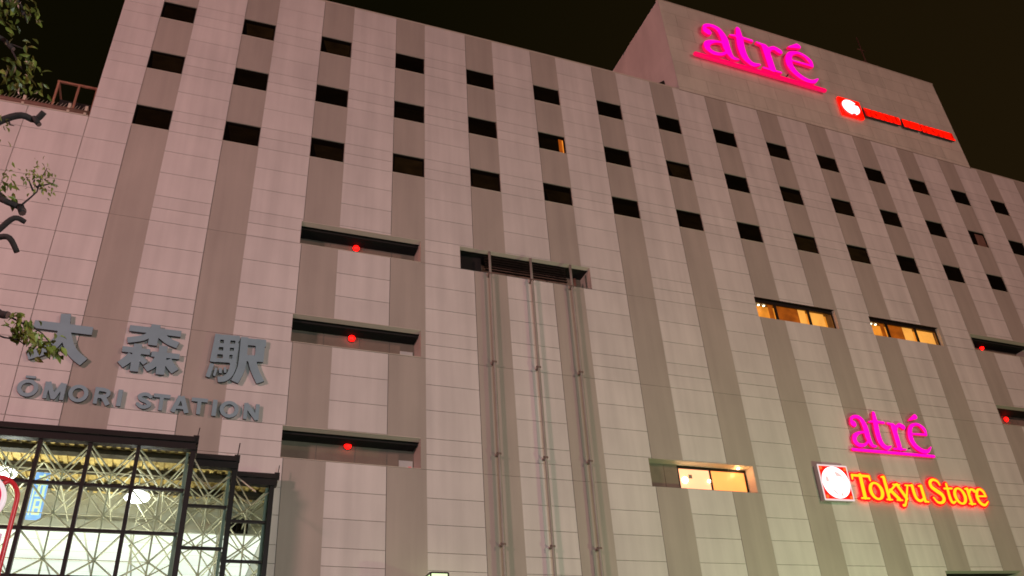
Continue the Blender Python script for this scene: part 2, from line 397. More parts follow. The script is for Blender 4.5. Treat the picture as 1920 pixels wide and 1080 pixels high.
def subtract(rects, o):
    out = []
    for (a, b, c, d) in rects:
        x0, x1, z0, z1 = max(a, o[0]), min(b, o[1]), max(c, o[2]), min(d, o[3])
        if x0 >= x1 - 1e-4 or z0 >= z1 - 1e-4: out.append((a, b, c, d)); continue
        if z1 < d: out.append((a, b, z1, d))
        if z0 > c: out.append((a, b, c, z0))
        if x0 > a: out.append((a, x0, z0, z1))
        if x1 < b: out.append((x1, b, z0, z1))
    return [r for r in out if r[1] - r[0] > .012 and r[3] - r[2] > .012]
def panel(mb, r, mat_, gl, gr, gb, gt, tint, tilt=0.0):
    a, b, c, d = r[0] + gl, r[1] - gr, r[2] + gb, r[3] - gt; e = .03
    y = random.uniform(-.001, .001)
    mb.face([(a, y, c), (b, y, c), (b, y + tilt, d), (a, y + tilt, d)], mat_, tint)
    if gb: mb.face([(a, e, c), (b, e, c), (b, y, c), (a, y, c)], mat_, tint)
    if gt: mb.face([(a, y + tilt, d), (b, y + tilt, d), (b, e, d), (a, e, d)], mat_, tint)
    if gl: mb.face([(a, e, c), (a, y, c), (a, y + tilt, d), (a, e, d)], mat_, tint)
    if gr: mb.face([(b, y, c), (b, e, c), (b, e, d), (b, y + tilt, d)], mat_, tint)
wall = MB(); back = MB()
def strip(mb, xa, xb, zs, mat_, gx0, gx1, gz, opens, var, jm=M_JOINT, tiltmax=0.0, ztop=99):
    op = [o for o in opens if o[0] < xb and o[1] > xa]
    for zt, zb in zip(zs, zs[1:]):
        rects = [(xa, xb, zb, zt)]
        for o in op: rects = subtract(rects, o)
        t = 1 + random.uniform(-var, var)
        for r in rects:
            on = lambda p, q: abs(p - q) < 1e-3
            panel(mb, r, mat_, gx0 if on(r[0], xa) else 0, gx1 if on(r[1], xb) else 0, gz if on(r[2], zb) else 0, gz if on(r[3], zt) else 0, t, tiltmax)
        for a, b, c, d in rects: mb.face([(a, .03, c), (b, .03, c), (b, .03, d), (a, .03, d)], jm)
GX, GZ = .020, .009
strip(wall, -1.45, 0.0, ZJ, M_WHITE, .012, 0, GZ, OPEN, .035)
for i in range(NCOL + 1):
    strip(wall, 3.2 * i, 3.2 * i + 1.31, ZG, M_GREY, GX, 0, .005, OPEN, .02)
    strip(wall, 3.2 * i + 1.31, 3.2 * (i + 1), ZJ, M_WHITE, 0, 0, GZ, OPEN, .035)
XR = 3.2 * (NCOL + 1)
# roof edge capping, returns and roof behind the parapet
wall.box(-1.47, 24.1, -.012, .35, 32.2, 32.26, M_LINTEL, nx=14); wall.box(44.4, XR, -.012, .35, 32.2, 32.26, M_LINTEL, nx=4)
wall.face([(-1.45, 22, 23.2), (-1.45, .03, 23.2), (-1.45, .03, 32.2), (-1.45, 22, 32.2)], M_WHITE)
wall.face([(XR, .03, 0), (XR, 22, 0), (XR, 22, 32.2), (XR, .03, 32.2)], M_WHITE)
wall.face([(XR, 22, 0), (-9, 22, 0), (-9, 22, 32.2), (XR, 22, 32.2)], M_WHITE)
wall.face([(-1.45, .35, 31.6), (XR, .35, 31.6), (XR, 22, 31.6), (-1.45, 22, 31.6)], M_ROOF)
wall.build('facade_wall', BLD, warp=True)
# lower wing on the left, flush with the front
wing = MB()
for k in range(4):
    strip(wing, -1.45 - 2.03 * (k + 1), -1.45 - 2.03 * k, [z for z in ZJ if z < 23.3], M_WHITE, .012, .012, GZ, [HALL], .03)
wing.box(-9.57, -1.47, -.02, .3, 23.2, 23.24, M_LINTEL, nx=5)
wing.face([(-9.57, .3, 22.9), (-1.46, .3, 22.9), (-1.46, 20, 22.9), (-9.57, 20, 22.9)], M_ROOF)
wing.face([(-9.57, 20, 0), (-9.57, .03, 0), (-9.57, .03, 23.2), (-9.57, 20, 23.2)], M_WHITE)
wing.build('wing_wall', BLD, warp=True)
# windowless block on the roof
tow = MB(); TX0, TX1, TZ0, TZ1 = 24.15, 44.34, 32.2, 39.18
zr = [39.18, 38.28, 37.3, 36.33, 35.36, 34.38, 33.4, 32.46, 32.2]
for r, (zt, zb) in enumerate(zip(zr, zr[1:])):
    x = TX0 - (0.9 if r % 2 else 0.0)
    while x < TX1:
        a, b = max(x, TX0), min(x + 1.83, TX1)
        if b - a > .05: strip(tow, a, b, [zt, zb], M_TOWER, .007, .007, .008, [], .05, M_JOINT2)
        x += 1.83
for j in range(8):
    for kx in range(7):
        t = 1 + random.uniform(-.03, .03)
        tow.face([(TX0, 2 * kx + 2, zr[j + 1]), (TX0, 2 * kx, zr[j + 1]), (TX0, 2 * kx, zr[j]), (TX0, 2 * kx + 2, zr[j])], M_WHITE, t)
tow.face([(TX1, .0, 31.6), (TX1, 14, 31.6), (TX1, 14, 39.18), (TX1, .0, 39.18)], M_WHITE)
tow.face([(TX1, 14, 31.6), (TX0, 14, 31.6), (TX0, 14, 39.18), (TX1, 14, 39.18)], M_WHITE)
for k in range(10):
    a = TX0 + (TX1 - TX0) * k / 10; b = TX0 + (TX1 - TX0) * (k + 1) / 10
    tow.face([(a, 0, 39.18), (b, 0, 39.18), (b, 14, 39.18), (a, 14, 39.18)], M_ROOF)
tow.box(TX0 - .02, TX1 + .02, -.02, .2, 39.18, 39.25, M_LINTEL, nx=10)
tow.box(TX0, TX1, -.012, .02, 32.17, 32.215, M_JOINT2, nx=10)
tow.build('roof_block', BLD, warp=True)

# windows: reveal + frame, glass and blind; one has a lit gap
def reveal(mb, x0, x1, z0, z1, D, top, side, bot, flange=0.0):
    a = -.004
    if flange:  # lip sloped to catch light, so the bright edge is put into the shape
        mb.face([(x0, flange, z1 - .065), (x1, flange, z1 - .065), (x1, a, z1), (x0, a, z1)], M_LINTEL); mb.face([(x0, D, z1 - .05), (x1, D, z1 - .05), (x1, flange, z1 - .05), (x0, flange, z1 - .05)], top); mb.face([(x0, flange + .01, z1 - .065), (x1, flange + .01, z1 - .065), (x1, flange, z1 - .066), (x0, flange, z1 - .066)], M_LINTEL)
    else: mb.face([(x0, D, z1), (x1, D, z1), (x1, a, z1), (x0, a, z1)], top)
    mb.face([(x0, a, z0), (x1, a, z0), (x1, D, z0), (x0, D, z0)], bot)
    mb.face([(x0, a, z0), (x0, D, z0), (x0, D, z1), (x0, a, z1)], side); mb.face([(x1, D, z0), (x1, a, z0), (x1, a, z1), (x1, D, z1)], side)
def frame(mb, x0, x1, z0, z1, y, w, d, mat_, top=None):
    t = top or w
    mb.box(x0, x1, y, y + d, z1 - t, z1, mat_); mb.box(x0, x1, y, y + d, z0, z0 + w, mat_)
    mb.box(x0, x0 + w, y, y + d, z0 + w, z1 - t, mat_); mb.box(x1 - w, x1, y, y + d, z0 + w, z1 - t, mat_)
for (x0, x1, z0, z1, i) in WIN:
    row = {29.98: 0, 27.09: 1, 24.21: 2}[z1]
    m = MB(); reveal(m, x0, x1, z0, z1, .075, M_LINTEL, M_LINTEL, M_LINTEL); frame(m, x0 + .002, x1 - .002, z0 + .002, z1 - .002, .03, .04, .045, M_BRONZE)
    m.box(x0 - .01, x1 + .01, -.02, .03, z0 - .025, z0 - .002, M_LINTEL)
    w = m.build('window', BLD, warp=True)
    m = MB(); b0 = random.uniform(.55, .95)
    m.face([(x0 + .04, .065, z0 + .04), (x1 - .04, .065, z0 + .04), (x1 - .04, .065, z1 - .04), (x0 + .04, .065, z1 - .04)], M_PANE); m.build('pane', w, warp=True)
    m = MB(); c = z0 + .1; d = z0 + (z1 - z0) * random.uniform(.7, .95)
    m.face([(x0 + .25 * random.random() + .05, .062, c), (x1 - .06, .062, c), (x1 - .06, .062, d), (x0 + .1, .062, d)], M_BLIND, random.choice([.5, .8, 1.2, 1.8, 2.8])); m.build('blind', w, warp=True)
    if i == 5 and row == 1:
        m = MB(); m.face([(x1 - .30, .058, z0 + .05), (x1 - .07, .058, z0 + .05), (x1 - .07, .058, z1 - .17), (x1 - .30, .058, z1 - .17)], E_WARMD); m.face([(x1 - .13, .055, z0 + .05), (x1 - .09, .055, z0 + .05), (x1 - .09, .055, z1 - .2), (x1 - .13, .055, z1 - .2)], E_WARM)
        m.build('lit_gap', w, warp=True); w['label'] = 'dark window with a lit orange gap beside its blind'
    if i == 13 and row == 1:
        m = MB(); m.face([(x0 + .5, .058, z0 + .06), (x1 - .08, .058, z0 + .06), (x1 - .08, .058, z1 - .12), (x0 + .55, .058, z1 - .12)], M_RUST); m.build('brown_blind', w, warp=True)

# long recessed openings with an alarm lamp each
LABR = ['topmost of the stacked recesses beside the station sign', 'middle of the stacked recesses beside the station sign', 'lowest of the stacked recesses beside the station sign', 'upper recess at the right edge beside the lit windows', 'lower recess right of the small magenta lettering']
LAMPX = [8.38, 8.38, 8.42, 39.91, 39.63]; LAMPZ = [19.94, 16.08, 12.09, 19.95, 16.07]
def unbow_x(x, z):      # position with the lens bow back to plan position
    X, Zq = x, z
    for _ in range(6):
        p = bow((X, 0, Zq)); X += x - p[0]; Zq += z - p[2]
    return X, Zq
for k, (x0, x1, z0, z1) in enumerate(RECESS):
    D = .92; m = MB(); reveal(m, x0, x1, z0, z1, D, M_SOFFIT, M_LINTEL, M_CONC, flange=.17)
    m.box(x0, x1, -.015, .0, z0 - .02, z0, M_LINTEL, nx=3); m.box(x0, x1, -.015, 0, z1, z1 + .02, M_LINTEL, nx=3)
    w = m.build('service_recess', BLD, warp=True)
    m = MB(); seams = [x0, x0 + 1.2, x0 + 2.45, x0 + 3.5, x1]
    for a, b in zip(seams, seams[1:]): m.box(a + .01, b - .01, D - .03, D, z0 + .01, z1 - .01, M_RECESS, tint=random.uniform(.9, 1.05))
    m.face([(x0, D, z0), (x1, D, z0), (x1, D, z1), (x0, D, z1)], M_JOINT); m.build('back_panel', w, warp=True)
    if k < 4:
        m = MB()
        for q in range(9): m.box(x0 + .02, x1 - .02, .30 + q * .065, .33 + q * .065, z1 - .13, z1 - .06, M_SOFFIT)
        m.build('soffit_louvre', w, warp=True)
    if k in (1, 2):
        m = MB(); xa, za = (10.22, z0 + .05)
        m.box(xa, xa + .46, D - .06, D - .035, za, za + (.5 if k == 2 else .55), M_HALLWALL); p = m.build('access_panel', w, warp=True)
        if k == 2:
            p['label'] = 'white access panel marked with a red triangle'
            m = MB(); m.face([(xa + .30, D - .063, za + .30), (xa + .36, D - .063, za + .19), (xa + .42, D - .063, za + .30)], E_SIGNRED); m.build('red_triangle', p, warp=True)
    X, Zq = unbow_x(LAMPX[k], LAMPZ[k]); yb = D - .03
    ZL = min(max(Zq, z0 + .25), z1 - .12)
    t = thing('alarm_lamp', (X, yb, ZL), 'round red alarm lamp in the ' + LABR[k], 'lamp', 'red alarm lamps in the recesses', warp=True)
    m = MB(); m.lathe((X, yb, ZL), [(.13, 0), (.13, .03), (.10, .05)], M_BRONZE, axis='y'); m.build('base_plate', t, warp=True)
    m = MB(); m.lathe((X, yb - .05, ZL), [(.115, 0), (.11, .05), (.085, .09), (.045, .115), (.01, .122)], E_LAMPRED, axis='y'); m.build('lamp_dome', t, warp=True)

# opening with louvres where the drainpipes start
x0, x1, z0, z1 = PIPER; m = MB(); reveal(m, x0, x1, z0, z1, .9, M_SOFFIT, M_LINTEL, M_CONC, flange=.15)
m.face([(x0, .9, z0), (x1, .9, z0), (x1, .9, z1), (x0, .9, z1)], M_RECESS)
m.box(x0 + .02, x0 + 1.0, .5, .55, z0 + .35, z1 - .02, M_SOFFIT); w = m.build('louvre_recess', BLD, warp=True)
m = MB()
for q in range(6): 
    zz = z0 + .22 + q * .13; m.box(13.3, 16.7, .12 + .02 * q, .2 + .02 * q, zz, zz + .035, M_BRONZE, nx=2)
m.build('louvre', w, warp=True)
m = MB(); m.tube([(17.15, .4, z0 + .02), (17.15, .4, z0 + .62)], .06, M_RUST); m.build('stub_pipe', w, warp=True)
for X, X2 in ((13.36, 13.25), (15.03, 14.92), (16.70, 16.55)):
    m = MB(); pts = [(X + (X2 - X) * q / 16, -.24, 19.99 - 19.87 * q / 16) for q in range(17)]
    m.tube(pts, .05, M_PIPE, n=10); p = m.build('drainpipe', BLD, warp=True)
    for zz in (19.0, 15.3, 11.9, 8.9, 5.5):
        xx = X + (X2 - X) * (20.1 - zz) / 20; m = MB(); m.box(xx - .06, xx + .06, -.30, -.17, zz - .03, zz + .03, M_CLIP); m.box(xx - .03, xx + .03, -.17, .0, zz - .03, zz + .03, M_CLIP); m.box(xx - .09, xx - .06, -.27, -.2, zz - .07, zz + .05, M_CLIP); m.build('bracket', p, warp=True)

# lit upper windows
for k, (x0, x1, z0, z1) in enumerate(LITW):
    m = MB(); reveal(m, x0, x1, z0, z1, .3, M_BRONZE, M_LINTEL, M_LINTEL, flange=.0)
    y = .16; frame(m, x0 + .003, x1 - .003, z0 + .003, z1 - .003, y, .05, .07, M_BRONZE, top=.14)
    d1, d2 = x0 + 1.17, x0 + 2.98
    for d in (d1, d2): m.box(d - .05, d + .05, y - .01, y + .06, z0 + .05, z1 - .14, M_BRONZE)
    w = m.build('lit_window', BLD, warp=True)
    Yr = .62
    m = MB(); m.face([(x0, Yr, z0 - .4), (x1, Yr, z0 - .4), (x1, Yr, z1), (x0, Yr, z1)], E_WARM); m.face([(x0, .3, z1 - .01), (x1, .3, z1 - .01), (x1, Yr, z1 - .01), (x0, Yr, z1 - .01)], M_RECESS)
    m.face([(x0, .3, z0 - .4), (x0, Yr, z0 - .4), (x0, Yr, z1), (x0, .3, z1)], M_RECESS); m.face([(x1, Yr, z0 - .4), (x1, .3, z0 - .4), (x1, .3, z1), (x1, Yr, z1)], M_RECESS); m.face([(x0, .3, z0 - .4), (x1, .3, z0 - .4), (x1, Yr, z0 - .4), (x0, Yr, z0 - .4)], M_RECESS)
    m.build('lit_room', w, warp=True)
    m = MB()
    m.face([(d1 + .06, .30, z0 + .04), (d1 + 1.12 + .22 * (1 - k), .30, z0 + .04), (d1 + 1.12 + .22 * (1 - k), .30, z1 - .1), (d1 + .06, .30, z1 - .1)], E_WARMD)
    m.face([(d1 + 1.34 - .22 * k, .31, z0 + .04), (d2 - .05, .31, z0 + .04), (d2 - .05, .31, z1 - .1), (d1 + 1.34 - .22 * k, .31, z1 - .1)], E_WARMB)
    m.face([(d2 + .06, .30, z0 + .04), (x1 - (.44 if k == 0 else .12), .30, z0 + .04), (x1 - (.44 if k == 0 else .12), .30, z1 - .14), (d2 + .06, .30, z1 - .14)], E_WARMB)
    m.face([(d1 - .3, .29, z0 + .04), (d1 - .05, .29, z0 + .04), (d1 - .05, .29, z1 - .1), (d1 - .3, .29, z1 - .1)], E_WARMD)
    m.build('blind', w, warp=True)
    for a, b in ((x0 + .05, d1 - .05), (d1 + .05, d2 - .05), (d2 + .05, x1 - .05)):
        m = MB(); m.face([(a, y + .03, z0 + .05), (b, y + .03, z0 + .05), (b, y + .03, z1 - .14), (a, y + .03, z1 - .14)], M_GLASS); m.build('pane', w, warp=True)
    m = MB()
    for q in range(3): m.lathe((x0 + .25 + .28 * q, .45, z1 - .1 - .0 * q), [(.05, 0), (.05, .03)], E_SPOT, n=10)
    m.build('room_downlight', w, warp=True)

# low lit opening: blank panels on the left, a window on the right, its reveal warmed further by an added light
x0, x1, z0, z1 = LITLOW; D = .55; m = MB(); reveal(m, x0, x1, z0, z1, D, M_LINTEL, M_LINTEL, M_CONC); xw = x0 + 1.42
frame(m, xw, x1 - .004, z0 + .004, z1 - .004, D - .08, .07, .08, M_BRONZE, top=.10); m.box((xw + x1) / 2 - .12, (xw + x1) / 2 - .06, D - .08, D - .01, z0 + .07, z1 - .1, M_BRONZE)
w = m.build('lit_recess', BLD, warp=True)
m = MB(); m.box(x0 + .004, x0 + .85, D - .1, D, z0 + .004, z1 - .004, M_RECESS); m.box(x0 + .865, xw - .004, D - .1, D, z0 + .004, z1 - .004, M_RECESS); m.build('back_panel', w, warp=True)
xm = (xw + x1) / 2 - .09
for a, b, e in ((xw + .07, xm - .03, E_CREAM), (xm + .03, x1 - .07, E_AMBER)):
    m = MB(); m.face([(a, D - .03, z0 + .07), (b, D - .03, z0 + .07), (b, D - .03, z1 - .1), (a, D - .03, z1 - .1)], e); m.build('lit_pane', w, warp=True)
m = MB(); m.lathe((xw + .30, D - .05, z0 + .5), [(.12, 0), (.11, .03), (.05, .05)], E_WALLL, axis='y'); m.lathe((xm - .1, D - .05, z0 + .52), [(.055, 0), (.05, .03), (.02, .04)], E_WALLL, axis='y'); m.build('wall_lamp', w, warp=True)
m = MB(); m.box(xw + .48, xw + .62, D - .06, D - .045, z0 + .58, z0 + .72, M_RECESS); m.build('hanging_card', w, warp=True)
m = MB(); m.lathe((x1 - .45, .30, z1 - .045), [(.05, 0), (.05, .04)], E_SPOT, n=12); dl = m.build('added_downlight', w, warp=True)  # invented fitting for the added light on the right reveal
ld = bpy.data.lights.new('recess_fill_light', 'POINT'); ld.energy = 9; ld.color = (1, .52, .20); ld.shadow_soft_size = .05; lo = bpy.data.objects.new('recess_fill_light', ld); COL.objects.link(lo); lo.location = Vector(bow((x1 - .45, .28, z1 - .14))) - Vector(BLD.location); lo.parent = BLD  # added fill that brightens the right reveal
# opening at the foot of the right part
x0, x1, z0, z1 = LOWREC; m = MB(); reveal(m, x0, x1, z0, z1, .9, M_SOFFIT, M_LINTEL, M_CONC, flange=.2); m.face([(x0, .9, z0), (x1, .9, z0), (x1, .9, z1), (x0, .9, z1)], M_RECESS)
w = m.build('service_recess', BLD, warp=True); m = MB(); m.box(x0 + .1, x1 - .1, .8, .88, z0 + .1, z1 - .2, M_RECESS); m.build('back_panel', w, warp=True)

# ================================================================== roof furniture
t = thing('roof_railing', (-5.5, .2, 23.24), 'red brown roof edge rail with bristling spikes along the lower wing', 'railing', warp=True)
m = MB(); m.tube([(-9.4 + q * 1.32, .02, 23.35) for q in range(7)], .09, M_RUST); m.tube([(-9.4 + q * 1.32, .12, 23.46) for q in range(7)], .03, M_RUST); m.box(-9.4, -1.5, -.02, .1, 23.24, 23.30, M_RUST, nx=5); m.build('rail', t, warp=True)
m = MB()
for q in range(62):
    xx = -9.3 + q * .125; m.tube([(xx, .1, 23.44), (xx + .11 + random.uniform(-.02, .02), .06, 23.66 + random.uniform(-.03, .02))], [.012, .006], M_PALEPOST, n=4)
m.build('spikes', t, warp=True)
for xx in (-7.9, -5.9, -3.68, -2.17, -1.6): m = MB(); m.box(xx - .045, xx + .045, -.05, .12, 23.2, 23.62, M_PALEPOST); m.build('post', t, warp=True)
t = thing('roof_steel_frame', (-2.3, 1.5, 22.9), 'rust coloured open steel frame standing on the lower wing roof', 'steel frame')
for xx in (-2.93, -2.24, -1.62): 
    for yy in (1.5, 2.6):
        m = MB(); m.box(xx - .035, xx + .035, yy, yy + .07, 22.9, 25.82, M_FRAME); m.build('post', t)
m = MB(); m.box(-2.95, -1.5, 2.45, 2.5, 22.9, 25.8, M_SOFFIT); m.build('back_sheet', t)
for yy in (1.5, 2.6): m = MB(); m.box(-2.98, -1.5, yy, yy + .07, 25.82, 25.9, M_FRAME); m.build('beam', t)
for xx in (-2.93, -1.62): m = MB(); m.box(xx - .03, xx + .03, 1.57, 2.6, 25.83, 25.89, M_FRAME); m.build('beam', t)
t = thing('roof_antenna', (45.87, 6.0, 31.6), 'thin antenna mast standing behind the roof block', 'antenna')
m = MB(); m.tube([(46.9, 6.0, 31.6), (47.0, 6.0, 50.6)], [.09, .05], M_RUST); m.build('mast', t)
m = MB(); m.tube([(46.6, 6.0, 49.2), (47.4, 6.0, 49.2)], .03, M_RUST); m.tube([(46.7, 6.0, 47.9), (47.3, 6.0, 47.9)], .03, M_RUST); m.build('crossbar', t)
t = thing('roof_spotlight', (23.2, .25, 32.26), 'small dark unlit fitting on the roof edge by the roof block', 'light fitting', warp=True)
m = MB(); m.tube([(23.2, .2, 32.24), (23.2, .2, 32.42)], .03, M_BRONZE); m.build('stem', t, warp=True)
m = MB(); m.tube([(23.1, .22, 32.42), (23.36, .05, 32.48)], [.07, .12], M_BRONZE); m.build('lamp_head', t, warp=True)

# ================================================================== lit signs
def atre(base, ox, oz, s, sz, under, eu, label):
    tx = lambda p: (ox + (p[0] - 28.57) * s, oz + (p[1] - 13.27) * sz)
    sm = (s + sz) / 2; t = thing('neon_sign', (ox + 2.2 * s, -.1, oz), label, 'sign', 'magenta neon signs', warp=True)
    def S(pts, ws): return ('s', [tx(p) for p in pts], [w * sm for w in ws])
    L = {
     'a': [S([(29.02, 14.42), (28.98, 14.44)], [.30, .28]), S([(28.92, 14.48), (28.98, 14.66), (29.22, 14.76), (29.47, 14.68), (29.6, 14.35), (29.6, 13.88), (29.7, 13.53), (29.94, 13.50)], [.12, .14, .16, .23, .30, .30, .20, .07]),
           S([(29.58, 14.1), (29.2, 14.04), (28.9, 13.86), (28.84, 13.62), (29.02, 13.48), (29.32, 13.52), (29.56, 13.7)], [.09, .13, .22, .25, .20, .13, .10])],
     't': [S([(30.30, 15.02), (30.25, 14.6), (30.19, 14.1), (30.23, 13.68), (30.45, 13.47), (30.76, 13.56)], [.16, .28, .30, .30, .23, .06]), S([(29.9, 14.58), (30.2, 14.62), (30.72, 14.61)], [.08, .12, .13])],
     'r': [S([(31.2, 14.5), (31.2, 13.52)], [.29, .29]), S([(30.92, 14.6), (31.2, 14.56)], [.11, .14]), S([(30.86, 13.45), (31.52, 13.46)], [.10, .10]), S([(31.27, 14.25), (31.4, 14.48), (31.6, 14.58)], [.1, .15, .2]), S([(31.68, 14.54), (31.76, 14.5)], [.25, .26])],
     'e': [S([(33.0, 14.24), (32.97, 14.48), (32.78, 14.66), (32.52, 14.69), (32.22, 14.54), (32.06, 14.25), (32.02, 13.95), (32.15, 13.66), (32.45, 13.47), (32.78, 13.47), (33.05, 13.68)], [.12, .22, .16, .13, .19, .27, .30, .28, .24, .17, .06]), S([(32.1, 14.22), (33.0, 14.24)], [.09, .12])],
     'accent': [S([(32.24, 14.86), (32.68, 15.06)], [.07, .24])]}
    for k, pr in L.items():
        o = solid('letter' if k != 'accent' else 'accent_mark', pr, .11 * s, -.20 * s, E_PINK, E_PINKHALO, t, h=.022 * s, bevel=.028 * s)
    solid('underline', [('s', [tx(p) for p in under], .135 * sm)], .10 * s, -.19 * s, eu, E_PINKHALO, t, h=.02 * s, bevel=.02 * s)
    m = MB()
    for q in np.linspace(.1, .9, 6): X = ox + 4.5 * s * q; m.box(X - .02, X + .02, -.1 * s, .0, oz + .3 * s, oz + .34 * s, M_BRONZE)
    m.build('wall_bracket', t, warp=True)
atre(0, 25.92, 35.08, 1.755, 1.80, [(28.36, 13.25), (33.2, 13.25)], E_PINKD, 'big magenta neon lettering with a redder underline on the roof block')
atre(0, 28.52, 13.27, 1.0, 1.0, [(28.6, 13.27), (33.07, 13.26)], E_PINK, 'smaller magenta neon lettering just above the yellow lettered sign')

# hotel sign on the roof block
t = thing('hotel_sign', (39.3, -.1, 33.9), 'red lit hotel sign with a white swirl emblem on the roof block', 'sign', warp=True)
q = solid('emblem_plate', [('p', [(34.95, 33.62), (36.50, 33.62), (36.56, 34.97), (35.0, 34.97)])], .12, -.2, E_RED, E_RED, t, h=.03)
solid('emblem', [('e', (35.72, 34.3), .60, .54), ('n', [(36.6, 34.85), (36.55, 34.5), (35.75, 34.54), (36.0, 34.62)]), ('n', [(35.55, 33.6), (35.9, 33.6), (35.95, 33.9), (35.72, 33.86)])], .04, -.24, E_WHITE, E_WHITE, q, h=.02)
for body, a, b in (('TOKYU', 36.72, 39.36), ('REI', 39.62, 40.92), ('HOTEL', 41.08, 43.66)):
    pl = solid('halo_plate', [('p', [(a, 33.96), (b, 34.0), (b, 34.58), (a, 34.56)])], .10, -.22, E_HALO, M_LETSIDE, t, h=.03, level=.02)  # plate stands in for the blurred red glow between letters
    text_solid('word', body, a, b, 33.98, 34.56, .04, -.26, E_RED, E_RED, pl, fat=.03)

# store sign
t = thing('store_sign', (31.2, -.1, 11.1), 'lit sign of yellow letters edged red beside a white round emblem', 'sign', warp=True)
c0 = (27.13, 11.76)
q = solid('emblem_plate', [('p', [(26.42, 11.05), (27.84, 11.07), (27.86, 12.46), (26.44, 12.45)])], .20, -.26, E_SIGNRIM, M_BOXSIDE, t, h=.02, level=.03)
solid('red_field', [('p', [(26.46, 11.09), (27.80, 11.11), (27.82, 12.42), (26.48, 12.41)])], .02, -.275, E_RED, E_RED, q, h=.02)
for cx, cz in ((26.55, 12.33), (27.74, 12.33), (26.55, 11.18), (27.72, 11.18)): solid('corner_glow', [('e', (cx, cz), .07, .07)], .01, -.283, E_ORANGE, E_ORANGE, q, h=.015)
d = solid('emblem_disc', [('e', c0, .66, .64)], .03, -.30, E_WHITE, E_WHITE, q, h=.02)
def uv(*p): return [(c0[0] + a * .66, c0[1] + b * .64) for a, b in p]
for P in (uv((-.72, .42), (-.5, .26), (-.52, .02), (-.74, -.02)), uv((.02, .72), (.34, .62), (.52, .36), (.1, .4)), uv((.34, .62), (.62, .38), (.74, .0), (.66, .0), (.55, .32)), uv((-.42, -.38), (-.2, -.52), (-.02, -.82), (-.1, -.84), (-.3, -.62)), uv((.2, -.5), (.34, -.85), (.14, -.86))):
    solid('emblem_mark', [('p', P)], .008, -.306, E_SHARD, E_SHARD, d, h=.014)
b_, xh, cp = 11.23, 11.88, 12.18
LET = [
 [('s', [(28.18, cp - .02), (29.0, cp - .02)], .09), ('s', [(28.16, cp - .02), (28.13, cp - .18)], [.1, .05]), ('s', [(29.02, cp - .02), (29.04, cp - .2)], [.1, .05]), ('s', [(28.58, cp), (28.54, b_ + .03)], .15), ('s', [(28.36, b_), (28.74, b_)], .06)],
 [('e', (29.22, 11.56), .37, .37), ('m', (29.22, 11.56), .22, .30)],
 [('s', [(29.8, cp - .02), (29.8, b_ + .02)], .13), ('s', [(29.68, cp - .01), (29.8, cp)], .05), ('s', [(29.66, b_), (29.94, b_)], .05), ('s', [(29.84, 11.5), (30.34, xh)], .07), ('s', [(29.98, 11.62), (30.34, b_ + .03)], .14), ('s', [(30.2, xh), (30.46, xh)], .05), ('s', [(30.2, b_), (30.48, b_)], .05)],
 [('s', [(30.42, xh), (30.74, b_ + .08)], .13), ('s', [(30.98, xh), (30.72, b_ + .08), (30.56, 11.04), (30.47, 11.02)], [.06, .08, .08, .1]), ('s', [(30.3, xh), (30.56, xh)], .05), ('s', [(30.86, xh), (31.08, xh)], .05)],
 [('s', [(31.24, xh), (31.24, 11.5), (31.32, 11.3), (31.5, 11.25), (31.7, 11.38)], [.13, .13, .12, .09, .06]), ('s', [(31.73, xh), (31.73, b_ + .02)], .13), ('s', [(31.73, b_), (31.9, b_ - .01)], .06), ('s', [(31.12, xh), (31.24, xh)], .06), ('s', [(31.6, xh), (31.73, xh)], .06)],
 [('s', [(32.84, 11.98), (32.76, 12.14), (32.52, 12.2), (32.32, 12.08), (32.33, 11.88), (32.55, 11.72), (32.8, 11.56), (32.83, 11.36), (32.66, 11.22), (32.42, 11.23), (32.26, 11.42)], [.05, .08, .09, .13, .15, .16, .16, .14, .1, .08, .05])],
 [('s', [(33.23, 12.05), (33.21, 11.42), (33.3, 11.24), (33.48, 11.3)], [.08, .13, .11, .05]), ('s', [(33.04, xh - .04), (33.48, xh - .02)], .07)],
 [('e', (33.84, 11.55), .36, .37), ('m', (33.84, 11.55), .21, .30)],
 [('s', [(34.4, xh), (34.4, b_)], .13), ('s', [(34.26, b_), (34.6, b_)], .06), ('s', [(34.27, xh), (34.4, xh)], .06), ('s', [(34.44, 11.68), (34.58, 11.86), (34.74, 11.86)], [.06, .08, .1]), ('s', [(34.78, 11.82), (34.8, 11.81)], .14)],
 [('s', [(35.40, 11.6), (35.32, 11.82), (35.12, 11.9), (34.94, 11.78), (34.85, 11.52), (34.95, 11.28), (35.18, 11.2), (35.43, 11.36)], [.08, .11, .08, .12, .14, .13, .09, .04]), ('s', [(34.9, 11.58), (35.40, 11.6)], .06)]]
for pr in LET:
    bk = solid('letter_rim', pr, .06, -.15, E_REDBACK, E_REDGLOW, t, level=.072, h=.02)
    solid('letter', pr, .02, -.17, E_YEL, E_YEL, bk, level=.004, h=.014)

